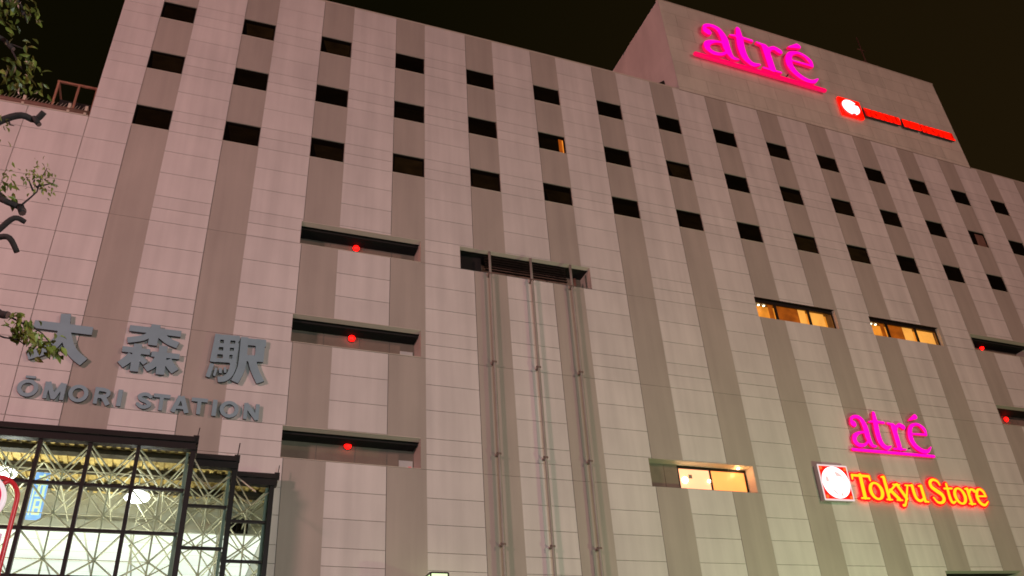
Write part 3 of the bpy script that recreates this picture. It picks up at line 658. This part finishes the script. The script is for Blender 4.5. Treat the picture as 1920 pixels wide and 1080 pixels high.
# station sign
KAN = {"dai": [[[[-0.481, 15.152], [-0.44, 14.735], [-0.469, 14.397], [-0.63, 14.044], [-0.89, 13.809], [-1.252, 13.62]], 0.29], [[[-1.291, 14.675], [0.375, 14.679]], 0.271], [[[-0.369, 14.53], [-0.167, 14.065], [0.038, 13.815], [0.321, 13.612]], 0.294]],
 "mori": [[[[1.405, 14.949], [2.941, 14.962]], 0.209], [[[2.158, 15.178], [2.156, 14.451]], 0.275], [[[2.051, 14.819], [1.813, 14.648], [1.411, 14.522]], 0.194], [[[2.312, 14.858], [2.611, 14.652], [2.902, 14.554]], 0.227], [[[1.316, 14.208], [2.129, 14.202]], 0.192], [[[1.744, 14.436], [1.767, 13.502]], 0.246], [[[1.631, 14.044], [1.515, 13.853], [1.344, 13.667]], 0.248], [[[1.864, 13.989], [2.051, 13.807]], 0.16], [[[2.174, 14.153], [3.004, 14.169]], 0.18], [[[2.484, 14.476], [2.518, 13.494]], 0.255], [[[2.398, 14.041], [2.284, 13.806], [2.079, 13.626]], 0.216], [[[2.666, 14.011], [2.765, 13.849], [2.944, 13.654]], 0.252]],
 "eki": [[[[4.058, 15.127], [4.003, 14.13]], 0.189], [[[4.339, 15.138], [4.386, 14.255]], 0.198], [[[4.681, 15.15], [4.648, 14.857]], 0.092], [[[4.669, 14.86], [4.635, 14.289]], 0.135], [[[3.98, 15.022], [4.734, 15.057]], 0.185], [[[4.046, 14.734], [4.699, 14.777]], 0.138], [[[4.035, 14.475], [4.705, 14.524]], 0.136], [[[3.964, 14.197], [4.693, 14.248]], 0.135], [[[4.615, 14.286], [4.615, 13.995], [4.548, 13.747], [4.408, 13.598], [4.217, 13.55]], 0.188], [[[3.99, 14.068], [3.913, 13.594]], 0.136], [[[4.131, 13.931], [4.102, 13.654]], 0.075], [[[4.254, 13.948], [4.275, 13.771]], 0.088], [[[4.385, 13.989], [4.417, 13.801]], 0.075], [[[4.876, 15.136], [4.896, 14.226], [4.848, 13.881], [4.728, 13.532]], 0.241], [[[4.785, 14.977], [5.562, 15.0]], 0.245], [[[5.387, 15.127], [5.398, 14.318]], 0.285], [[[4.869, 14.382], [5.527, 14.439]], 0.218], [[[5.18, 14.363], [5.287, 14.035], [5.508, 13.606]], 0.253]]}
t = thing('station_sign', (2.1, -.1, 12.3), 'raised blue grey station name in three large characters above Latin capitals', 'sign', warp=True)
for k, ST in KAN.items():
    solid('kanji', [('f', [tuple(p) for p in P], W) for P, W in ST], .09, -.14, M_LETTER, M_LETSIDE, t, h=.018)
LW = .115; lb, lt = 12.34, 12.87
def hs(*p, w=LW): return ('h', list(p), w)
def ring(cx, cz, rx, rz, w=LW): return [('e', (cx, cz), rx, rz), ('m', (cx, cz), rx - w * 1.05, rz - w * .95)]
LAT = [[*ring(-1.02, 12.605, .285, .272), hs((-1.14, 12.955), (-.87, 12.955), w=.075)],
 [hs((-.52, lb), (-.52, lt)), hs((-.06, lb), (-.06, lt)), hs((-.49, lt), (-.29, lb + .04), w=.13), hs((-.09, lt), (-.29, lb + .04), w=.13), ('p', [(-.35, lb), (-.23, lb), (-.29, lb + .15)]), ('p', [(-.582, lt - .1), (-.582, lt), (-.46, lt)]), ('p', [(.002, lt - .1), (.002, lt), (-.12, lt)])],
 ring(.365, 12.605, .275, .275),
 [hs((.86, lb), (.86, lt)), hs((.80, lt - .06), (1.06, lt - .06), w=.12), ('s', [(1.04, lt - .06), (1.16, lt - .1), (1.18, lt - .18), (1.12, lt - .26), (1.0, lt - .28)], .115), hs((.84, lt - .285), (1.04, lt - .285), w=.11), hs((1.06, lt - .29), (1.22, lb), w=.135)],
 [hs((1.51, lb), (1.51, lt), w=.135)],
 [('s', [(2.37, lt - .13), (2.28, lt - .065), (2.16, lt - .07), (2.06, lt - .14), (2.12, lt - .235), (2.27, lt - .29), (2.36, lb + .15), (2.28, lb + .065), (2.15, lb + .06), (2.03, lb + .14)], [.10, .115, .115, .12, .12, .12, .12, .115, .115, .10])],
 [hs((2.69, lb), (2.69, lt)), hs((2.45, lt - .06), (2.93, lt - .06), w=.12)],
 [hs((3.22, lt), (3.04, lb), w=.135), hs((3.26, lt), (3.45, lb), w=.135), hs((3.1, lb + .16), (3.38, lb + .16), w=.10)],
 [hs((3.78, lb), (3.78, lt)), hs((3.545, lt - .06), (4.015, lt - .06), w=.12)],
 [hs((4.235, lb), (4.235, lt), w=.135)],
 ring(4.67, 12.605, .28, .275),
 [hs((5.155, lb), (5.155, lt)), hs((5.505, lb), (5.505, lt)), hs((5.14, lt - .02), (5.52, lb + .02), w=.145)]]
for pr in LAT: solid('latin_letter', pr, .07, -.12, M_LETTER, M_LETSIDE, t, h=.014)
m = MB()
for x in (-.45, 1.7, 2.5, 4.1, 5.35): m.tube([(x, -.06, 14.3), (x, .01, 14.3)], .025, M_LETSIDE, n=6)
for x in (-1.1, -.3, .35, 1.0, 1.5, 2.2, 2.7, 3.25, 3.8, 4.2, 4.6, 5.4): m.tube([(x, -.06, 12.5), (x, .01, 12.5)], .02, M_LETSIDE, n=6)
m.build('stand_off', t, warp=True)

# ================================================================== glazed entrance hall, stepped in plan
H = thing('glass_entrance_hall', (2, -1, 0), 'lit stepped glass entrance hall with dark frames and white lattice truss', 'entrance hall')
MX, MZ, ZT = 1.18, 1.115, 10.2
zl = [10.2, 9.1, 7.98, 6.88, 5.76, 4.65, 3.5]
SEC = [(-7.0, 3.70, -2.7), (3.70, 4.86, -1.5), (4.86, 6.03, -.3)]
for k, (xa, xb, y) in enumerate(SEC):
    m = MB(); b2 = xb + (.0 if k < 2 else .08)
    m.box(xa, b2 + .05, y - .14, y + .1, 10.17, 10.36, M_DARK, nx=3); m.box(xa, b2 - .0, y - .22, y + .1, 10.36, 10.50, M_DARK, nx=3); m.box(xa, b2 + .08, y - .12, y + .1, 10.5, 10.53, M_DARK)
    m.box(b2 - .05, b2 + .1, y - .16, y - .04, 10.36, 10.56, M_DARK)
    if k < 2: m.box(b2 - .05, b2 + .1, y + .1, SEC[k + 1][2] + .1, 10.17, 10.50, M_DARK)
    m.build('fascia', H)
    if k != 1: m = MB(); m.tube([(b2 + .05, y - .05, 10.5), (b2 + .08, y - .05, 10.5 + .32 * (k != 1))], .012, M_DARK, n=5); m.build('roof_rod', H)
    else: m = MB(); m.tube([(b2 + .03, y - .05, 10.5), (b2 + .06, y - .05, 10.95)], .016, M_DARK, n=5); m.build('roof_rod', H)
    if k == 0: xs = [2.37 - 1.13 * q for q in range(9)][::-1] + [3.70]
    else: xs = [xa, xb]
    for x in xs:
        if k and x == xa: continue
        end = (x == xb); wd = .065 if end else .046
        m = MB(); m.box(x - wd, x + wd, y - .08, y + .1, 0.14, 10.17, M_DARK); m.build('mullion', H)
    for z in zl[1:]:
        m = MB(); m.box(xa + .07, xb - .09, y - .05, y + .06, z - .036, z + .036, M_DARK); m.build('transom', H)
    for a, b in zip(xs, xs[1:]):
        if a < -2.5: continue
        for z1, z0 in list(zip(zl, zl[1:]))[:4]:
            m = MB(); m.face([(a + .07, y, z0 + .05), (b - .07, y, z0 + .05), (b - .07, y, z1 - .05), (a + .07, y, z1 - .05)], M_GLASS); m.build('glass_pane', H)
    # return wall of the step
    yn = SEC[k + 1][2] if k < 2 else 0.0
    m = MB()
    for z in zl[1:]: m.box(xb - .05, xb + .05, y + .1, yn - .02, z - .045, z + .045, M_DARK)
    m.build('return_transom', H)
    m = MB(); m.box(xb - .16, xb - .09, y + .12, y + .22, 0.14, 10.17, M_GREENT); m.box(xb - .10, xb - .03, yn - .18, yn - .1, 0.14, 10.17, M_GREENT); m.build('inner_post', H)
# lattice behind the glazing: pyramids from frame crossings to an inner layer
def lattice(xs, y, z_lv, dep, name):
    m = MB(); r = .024
    cx = [(a + b) / 2 for a, b in zip(xs, xs[1:])]; cz = [(a + b) / 2 for a, b in zip(z_lv, z_lv[1:])]
    for i, x in enumerate(cx):
        for j, z in enumerate(cz):
            P = (x, y + dep, z)
            for X in (xs[i], xs[i + 1]):
                for Z in (z_lv[j], z_lv[j + 1]): m.tube([(X, y + .1, Z), P], r, M_TUBE, n=6, cap=False)
            m.lathe(P, [(.02, -.05), (.05, 0), (.02, .05)], M_TUBE, n=8)
            if j + 1 < len(cz): m.tube([P, (x, y + dep, cz[j + 1])], r, M_TUBE, n=6, cap=False)
            if i + 1 < len(cx): m.tube([P, (cx[i + 1], y + dep, z)], .014, M_TUBE, n=5, cap=False)
    return m.build(name, H)
X1 = [2.37 - 1.13 * q for q in range(5)][::-1] + [3.70]
lattice(X1, -2.7, zl[:6], .62, 'wall_lattice'); lattice([3.70, 4.86], -1.5, zl[:6], .62, 'wall_lattice'); lattice([4.86, 6.03], -.3, zl[:6], .62, 'wall_lattice')
# second, deeper lattice along the steps and under the roof
m = MB(); r = .019
def P3(i, j, k): return
ys = [-2.6 + 1.2 * q for q in range(4)]
for i, x in enumerate(X1 + [4.86, 6.03]):
    for j, yy in enumerate(ys):
        if x > 3.8 and yy < -1.45: continue
        if x > 4.9 and yy < -.25: continue
        for dx in (-MX / 2, MX / 2):
            if x + dx > 6.0: continue
            for dy in (-.6, .6):
                if yy + dy < -2.65 or yy + dy > 1.3: continue
                m.tube([(x, yy, 10.08), (x + dx, yy + dy, 9.42)], r, M_TUBE, n=6, cap=False)
        if j + 1 < len(ys): m.tube([(x - MX / 2, yy + .6, 9.42), (x - MX / 2, min(yy + 1.8, 1.5), 9.42)], r, M_TUBE, n=6, cap=False)
m.build('roof_lattice', H)
m = MB()
for xx, y0, y1 in ((3.55, -2.5, 1.4), (4.75, -1.3, 1.4)):
    for q in range(3):
        ya = y0 + (y1 - y0) * q / 3; yb = y0 + (y1 - y0) * (q + 1) / 3
        for z0, z1 in zip(zl[1:6], zl[:5]):
            m.tube([(xx, ya, z0), (xx, yb, z1)], .018, M_TUBE, n=6, cap=False); m.tube([(xx, yb, z0), (xx, yb, z1)], .016, M_TUBE, n=6, cap=False)
m.build('cross_lattice', H)
m = MB()
for xa, xb, y0, y1 in ((3.55, 4.75, -.35, 1.3), (4.86, 6.0, .3, 1.4), (2.5, 3.6, -1.5, .2)):
    for z0, z1 in zip(zl[1:6], zl[:5]):
        zm = (z0 + z1) / 2; c = ((xa + xb) / 2, (y0 + y1) / 2, zm)
        for X in (xa, xb):
            for Y in (y0, y1): m.tube([(X, Y, z0), c], .018, M_TUBE, n=6, cap=False); m.tube([(X, Y, z1), c], .018, M_TUBE, n=6, cap=False)
        m.tube([(xa, y1, z0), (xa, y1, z1)], .022, M_TUBE, n=6, cap=False); m.tube([(xb, y0, z0), (xb, y0, z1)], .022, M_TUBE, n=6, cap=False)
m.build('corner_lattice', H)
# ribbed deck and purlins
m = MB(); x = -7.0
while x < 6.05:
    yf = -2.7 if x < 3.65 else (-1.5 if x < 4.8 else -.3)
    m.box(x, x + .11, yf + .05, 1.6, 10.30, 10.42, M_DECK); m.face([(x + .11, yf + .05, 10.36), (x + .22, yf + .05, 10.36), (x + .22, 1.6, 10.36), (x + .11, 1.6, 10.36)], M_DECK); x += .22
m.build('roof_deck', H)
for yy, xe in ((-1.98, 3.66), (-.62, 4.8), (.74, 6.0)):
    m = MB(); m.box(-7, xe, yy - .1, yy + .1, 10.16, 10.295, M_PURLIN, nx=4); m.box(-7, xe, yy - .16, yy + .16, 10.13, 10.16, M_PURLIN, nx=4); m.build('purlin', H)
# bulkhead, luminous ceiling and back of the hall
m = MB()
for z0, z1 in ((9.28, 9.50), (9.505, 9.72), (9.725, 9.95), (9.955, 10.16), (10.165, 10.42)):
    for q in range(6): m.box(-9 + 2.52 * q + .005, -9 + 2.52 * (q + 1) - .005, 1.6 + (.03 if int(z0 * 10) % 2 else 0), 1.75, z0, z1, M_BULK, tint=random.uniform(.92, 1.04))
m.build('bulkhead', H)
m = MB(); m.box(4.98, 5.62, 1.52, 1.6, 9.29, 9.74, M_BRONZE); 
for q in range(4): m.box(5.02 + .15 * q, 5.12 + .15 * q, 1.50, 1.52, 9.33, 9.70, M_PANE)
m.build('vent_window', H)
m = MB()
for a in range(12):
    for b in range(6): m.face([(-9 + 1.26 * a + .03, 1.76 + 1.25 * b, 9.28), (-9 + 1.26 * a + .03, 1.76 + 1.25 * b + 1.2, 9.28), (-9 + 1.26 * (a + 1) - .03, 1.76 + 1.25 * b + 1.2, 9.28), (-9 + 1.26 * (a + 1) - .03, 1.76 + 1.25 * b, 9.28)], E_CEIL)
m.face([(-9, 1.76, 9.3), (-9, 9.3, 9.3), (6.1, 9.3, 9.3), (6.1, 1.76, 9.3)], M_HALLWALL); m.build('luminous_ceiling', H)
m = MB(); m.face([(-9, 9.3, 0.15), (6.1, 9.3, .15), (6.1, 9.3, 9.3), (-9, 9.3, 9.3)], M_HALLWALL); m.face([(6.11, -.25, .15), (6.11, 9.3, .15), (6.11, 9.3, 10.5), (6.11, -.25, 10.5)], M_HALLWALL); m.face([(-9, 9.3, .15), (-9, -2.6, .15), (-9, -2.6, 10.5), (-9, 9.3, 10.5)], M_HALLWALL)
m.face([(-9, -2.6, .16), (6.1, -2.6, .16), (6.1, 9.3, .16), (-9, 9.3, .16)], M_PAVE); m.build('hall_wall', H)
m = MB(); m.box(-9, 6.1, 1.75, 9.3, 10.44, 10.5, M_HALLWALL); m.box(-7, 3.65, -2.6, 1.7, 10.46, 10.5, M_ROOF); m.box(3.66, 4.8, -1.4, 1.7, 10.46, 10.5, M_ROOF); m.box(4.81, 6.1, -.2, 1.7, 10.46, 10.5, M_ROOF); m.build('roof', H)
def hall_lamp(x, y, z, label):
    t = thing('hall_lamp', (x, y, z), label, 'lamp', 'round white lamps in the entrance hall')
    m = MB(); m.lathe((x, y, z), [(.03, .15), (.18, .13), (.30, .06), (.33, 0), (.29, -.07), (.16, -.13), (.02, -.15)], E_GLOBE, n=24); m.build('globe', t)
    m = MB(); m.tube([(x, y, z + .1), (x, y, 10.3)], .015, M_GREENT, n=6); m.build('stem', t)
    ld = bpy.data.lights.new('hall_lamp_light', 'POINT'); ld.energy = 38; ld.color = (.93, 1, .86); ld.shadow_soft_size = .24; lo = bpy.data.objects.new('hall_lamp_light', ld); COL.objects.link(lo); lo.parent = t; lo.location = (0, 0, -.38)
hall_lamp(2.47, -1.3, 9.32, 'round white lamp glowing near the middle of the entrance hall')
hall_lamp(-.78, -1.3, 9.75, 'round white lamp behind the red edged stop sign')
# added fill uplights on the hall floor, out of view, brightening deck and lattice
for x in (-2.5, 2.5):
    t = thing('hall_fill_uplight', (x, -.6, .2), 'added fill uplight on the hall floor, ' + ('nearer the pale facade' if x > 0 else 'nearer the far end'), 'lamp', 'added fill uplights on the hall floor')
    m = MB(); m.lathe((x, -.6, .2), [(.3, 0), (.35, .1), (.4, .5), (.36, .5), (.34, .42)], M_GREENT, n=20); m.build('bowl', t)
    ld = bpy.data.lights.new('hall_fill_light', 'SPOT'); ld.energy = 2700; ld.color = (1, .97, .74); ld.spot_size = math.radians(75); ld.spot_blend = .5; ld.shadow_soft_size = .3
    lo = bpy.data.objects.new('hall_fill_light', ld); COL.objects.link(lo); lo.parent = t; lo.location = (0, 0, .75); lo.rotation_euler = (math.pi, 0, 0)
# lit hanging banner in the hall
t = thing('hanging_banner', (-.05, .0, 9.0), 'blue and pale lit hanging banner inside the glass hall', 'banner')
m = MB(); m.box(-.22, .13, .0, .08, 8.98, 10.27, E_BANNER); m.build('banner_face', t)
m = MB()
def mk(x0, z0, x1, z1, w=.05): m.box(min(x0, x1) - w / 2, max(x0, x1) + w / 2, -.02, -.002, min(z0, z1) - w / 2, max(z0, z1) + w / 2, E_BANNERY)
mk(-.1, 10.15, .08, 10.15); mk(0, 10.2, 0, 10.0); mk(-.12, 9.95, .08, 9.95, .07); mk(-.06, 9.9, -.06, 9.7, .07); mk(.06, 9.86, .06, 9.66, .06); mk(-.1, 9.62, .08, 9.62, .05)
mk(-.08, 9.5, -.08, 9.12, .05); mk(.06, 9.5, .06, 9.12, .05); mk(-.08, 9.5, .06, 9.5); mk(-.08, 9.3, .06, 9.3); mk(-.08, 9.12, .06, 9.12); mk(-.17, 9.8, -.17, 9.1, .03)
m.build('banner_marks', t); m = MB(); m.tube([(-.05, .04, 10.27), (-.05, .04, 10.3)], .01, M_BRONZE); m.build('hanger', t)

# lit box sign at the foot of the facade
t = thing('light_box_sign', (10.88, -1.2, 5.2), 'pale green glowing box sign with dark edges at the foot of the facade', 'sign')
m = MB(); m.box(10.63, 11.12, -1.2, -.35, 5.4, 7.60, E_GREEN); m.build('light_box', t)
m = MB()
for x in (10.61, 11.14):
    for y in (-1.22, -.33): m.box(x - .02, x + .02, y - .02, y + .02, 5.36, 7.62, M_BRONZE)
for z in (5.38, 7.62):
    for y in (-1.22, -.33): m.box(10.63, 11.12, y - .02, y + .02, z - .02, z + .02, M_BRONZE)
    for x in (10.61, 11.14): m.box(x - .02, x + .02, -1.2, -.35, z - .02, z + .02, M_BRONZE)
m.build('edge_frame', t)
m = MB(); m.box(10.8, 10.95, -.31, .0, 7.2, 7.3, M_BRONZE); m.box(10.8, 10.95, -.31, .0, 5.6, 5.7, M_BRONZE); m.build('wall_arm', t)

# ================================================================== stop sign at the kerb, close to the camera
t = thing('stop_sign', (2.33, -19, 0), 'crimson round sign with white rim in a red tube loop at the lower left', 'sign')
cx, cz = 2.332, 3.555
m = MB(); pts = [(cx + .235, -19, .0), (cx + .235, -19, 3.45)] + [(cx + .235 - .14 * (1 - math.cos(a)), -19, 3.56 + .15 * math.sin(a)) for a in np.linspace(0, math.pi / 2, 7)] + [(cx - .095 - .14 * math.sin(a), -19, 3.56 + .15 * math.cos(a)) for a in np.linspace(0, math.pi / 2, 7)] + [(cx - .235, -19, 3.45), (cx - .235, -19, 0)]
m.tube(pts, .0155, M_TUBERED, n=10); m.tube([(cx + .10, -19, 3.65), (cx + .17, -19, 3.69)], .014, M_TUBERED); m.tube([(cx - .10, -19, 3.65), (cx - .17, -19, 3.69)], .014, M_TUBERED); m.build('tube_loop', t)
m = MB(); m.lathe((cx, -19.0, cz), [(.172, -.02), (.172, .02), (.165, .024)], E_SIGNRIM, axis='y', n=40); dd = m.build('sign_disc', t)
m = MB(); m.lathe((cx, -19.025, cz), [(.145, 0), (.145, .003)], E_SIGNRED, axis='y', n=40); m.build('red_field', dd)
m = MB(); m.box(cx + .045, cx + .105, -19.034, -19.03, cz - .035, cz + .03, E_SIGNRIM); m.box(cx - .09, cx + .044, -19.034, -19.03, cz - .02, cz + .02, E_SIGNRIM); m.build('white_bar', dd)
m = MB(); m.box(cx - .2, cx + .2, -19.012, -18.988, 3.17, 3.335, E_BOARDLIT); pb = m.build('notice_board', t)
m = MB()
for x in np.arange(-.17, .18, .07): m.box(cx + x, cx + x + .035, -19.016, -19.013, 3.24, 3.29, M_INK); m.box(cx + x + .01, cx + x + .02, -19.016, -19.013, 3.21, 3.31, M_INK)
m.build('print', pb)
m = MB(); m.box(cx - .2, cx + .2, -19.012, -18.988, 2.6, 3.15, mat('olive board', (.20, .21, .08), .6)); m.build('timetable_board', t)

# ================================================================== pruned street tree at the left
T = thing('street_tree', (.1, -17.0, 0), 'pruned street tree with stubby branches and small leaf sprays at the left edge', 'tree')
m = MB(); m.tube([(.0, -17, 0), (.05, -17, 2), (-.05, -16.95, 4), (.05, -17, 6), (.0, -17, 8), (-.1, -17.05, 10), (-.05, -17, 11.5)], [.24, .19, .17, .15, .12, .09, .05], M_BARK, n=12); m.build('trunk', T)
BR = [[(.0, 7.6), (.6, 7.9), (1.0, 8.18), (1.14, 8.36), (1.33, 8.45), (1.45, 8.47), (1.53, 8.56)],
      [(.0, 7.2), (.6, 7.45), (1.2, 7.55), (1.36, 7.36), (1.45, 7.28), (1.58, 7.27), (1.63, 7.19)],
      [(.0, 6.1), (.7, 6.3), (1.3, 6.72), (1.45, 6.95), (1.57, 7.09), (1.66, 7.10)],
      [(.0, 6.2), (.7, 6.6), (1.3, 6.82), (1.46, 6.86), (1.58, 6.84), (1.67, 6.72)],
      [(.0, 5.4), (.8, 5.9), (1.4, 6.1), (1.69, 5.995), (1.77, 5.965)],
      [(.0, 9.2), (.5, 9.5), (.85, 9.55), (1.02, 9.45)], [(-.05, 10.2), (.4, 10.5), (.8, 10.3), (1.0, 10.05)]]
RR = [.05, .045, .04, .042, .055, .04, .04]
for b, r in zip(BR, RR):
    n = len(b); m = MB(); pts = [(x, -17.0 + .04 * math.sin(3 * i + r * 90), z) for i, (x, z) in enumerate(b)]
    cp_, w_ = cat([(p[0], p[2]) for p in pts], [r * .92 - (r * .27) * i / (n - 1) for i in range(n)], 4)
    m.tube([(p[0], -17 + .03 * math.sin(i * .7), p[1]) for i, p in enumerate(cp_)], w_, M_BARK, n=9, capmat=M_CUT); bo = m.build('branch', T)
    if b is BR[0]: mm = MB(); mm.tube([(1.44, -17, 8.47), (1.52, -17.01, 8.38)], [.034, .028], M_BARK, capmat=M_CUT); mm.build('stub', bo)
    if b is BR[1]: mm = MB(); mm.tube([(1.58, -17, 7.27), (1.625, -17.02, 7.165)], [.036, .034], M_BARK, capmat=M_CUT); mm.build('stub', bo)
TW = [[(1.6, 7.25), (1.65, 7.40), (1.68, 7.52), (1.68, 7.68), (1.72, 7.80)], [(1.68, 7.52), (1.75, 7.62), (1.80, 7.66)], [(1.66, 7.46), (1.6, 7.58), (1.55, 7.66)], [(1.77, 5.965), (1.88, 5.94), (2.0, 5.88), (2.1, 5.80), (2.2, 5.72)], [(1.6, 5.77), (1.78, 5.755), (1.9, 5.74), (1.98, 5.66)],
      [(1.0, 9.45), (1.12, 9.25), (1.2, 9.1)], [(1.0, 10.05), (1.05, 9.95)], [(.9, 9.52), (1.1, 9.5), (1.18, 9.46)], [(1.2, 8.43), (1.25, 8.3), (1.3, 8.27)]]
for tw in TW:
    m = MB(); m.tube([(x, -17 + .05 * math.sin(7 * x + i), z) for i, (x, z) in enumerate(tw)], [.011 - .006 * i / (len(tw) - 1) for i in range(len(tw))], M_BARK, n=5); m.build('twig', T)
def leaf(mb, p, size, tint):
    d = Vector((random.gauss(.25, .5), random.gauss(0, .5), random.gauss(-.75, .45))).normalized(); n = Vector((random.gauss(0, .6), random.gauss(-.7, .5), random.gauss(.2, .6)))
    s = d.cross(n).normalized(); n = s.cross(d).normalized(); p = Vector(p); w = size * random.uniform(.19, .27); fold = n * w * .45
    a, b, c, e = p, p + d * size * .35 + s * w + fold, p + d * size * .35 - s * w + fold, p + d * size - n * size * .12
    f, h = p + d * size * .7 + s * w * .7 + fold * .5, p + d * size * .7 - s * w * .7 + fold * .5; mid = p + d * size * .5
    mb.face([a, b, f, mid], M_LEAF, tint); mb.face([mid, f, e], M_LEAF, tint); mb.face([a, mid, h, c], M_LEAF, tint); mb.face([mid, e, h], M_LEAF, tint)
crown = MB()
def spray(cx, cz, rx, rz, n, size, t0=1.0):
    for _ in range(n):
        a = random.random() * 2 * math.pi; q = math.sqrt(random.random())
        leaf(crown, (cx + rx * q * math.cos(a), -17 + random.gauss(0, .12), cz + rz * q * math.sin(a)), size * random.uniform(.7, 1.25), t0 * random.choice([.45, .7, .9, 1.1, 1.5]))
# leaf sprays: centre, spread, number, leaf length
for sp in [(.90, 10.12, .20, .11, 42, .12), (.80, 9.92, .14, .09, 20, .12), (1.10, 10.14, .08, .05, 9, .11), (1.17, 9.46, .09, .07, 16, .11), (.98, 9.5, .04, .08, 4, .11),
           (1.24, 9.06, .17, .11, 30, .115), (1.05, 9.02, .12, .10, 16, .115), (1.37, 9.10, .07, .05, 8, .10), (1.2, 8.86, .14, .04, 9, .11),
           (1.22, 8.33, .08, .05, 6, .08), (1.12, 8.25, .1, .06, 8, .08), (.4, 10.4, .4, .4, 130, .15), (.25, 9.2, .4, .5, 110, .15), (.2, 11.2, .6, .5, 160, .15)]: spray(*sp)
for sp in [(1.69, 7.70, .15, .10, 60, .05), (1.62, 7.60, .12, .08, 34, .05), (1.76, 7.62, .08, .07, 24, .05), (1.70, 7.50, .08, .05, 8, .05), (1.40, 7.55, .07, .06, 10, .09), (1.36, 7.42, .06, .05, 6, .12), (1.47, 7.42, .02, .02, 2, .13), (1.38, 7.66, .06, .05, 12, .06)]: spray(*sp, t0=1.3)
for sp in [(1.86, 5.92, .07, .06, 20, .09), (1.93, 5.86, .08, .06, 24, .09), (2.02, 5.80, .08, .06, 24, .09), (2.10, 5.78, .07, .05, 14, .08), (2.06, 5.70, .08, .04, 14, .10), (2.25, 5.72, .06, .05, 14, .10), (2.20, 5.64, .04, .04, 8, .10), (1.84, 5.84, .06, .05, 10, .10)]: spray(*sp, t0=1.25)
crown.build('crown', T)

# ================================================================== lamp masts of the station square and of the added fill
for (loc, watt, colr, aim, rad, nm) in LAMPS:
    lab = {'left': 'tall lamp mast with pinkish light at the near left of the square', 'right': 'low lamp post with greenish light in front of the yellow lettered sign', 'far': 'tallest lamp mast with amber light across the square', 'side': 'floodlight mast with reddish light far down the street to the left', 'near': 'added fill lamp with bluish light on a short mast near the middle of the square'}[nm]
    t = thing('lamp_mast', (loc[0], loc[1], 0), lab, 'street lamp', 'lamp masts of the station square')
    d = (Vector(aim) - Vector(loc)).normalized()
    m = MB(); m.tube([(loc[0], loc[1], 0), (loc[0], loc[1], 1), (loc[0], loc[1], loc[2] - .6)], [.22, .17, .10], M_STEELG, n=12); m.build('pole', t)
    hc = Vector(loc) - d * .5; m = MB(); m.tube([hc - d * .25, hc - d * .1, Vector(loc) - d * .22], [.2, .5, rad * .6], M_STEELG, n=20); m.build('lamp_head', t)
    ld = bpy.data.lights.new('mast_light', 'AREA'); ld.shape = 'DISK'; ld.size = rad; ld.energy = watt; ld.color = colr; ld.spread = math.radians(38 if nm == 'side' else 180); lo = bpy.data.objects.new('mast_light', ld); COL.objects.link(lo)
    lo.parent = t; lo.location = Vector(loc) - Vector((loc[0], loc[1], 0)); lo.rotation_euler = d.to_track_quat('-Z', 'Y').to_euler()
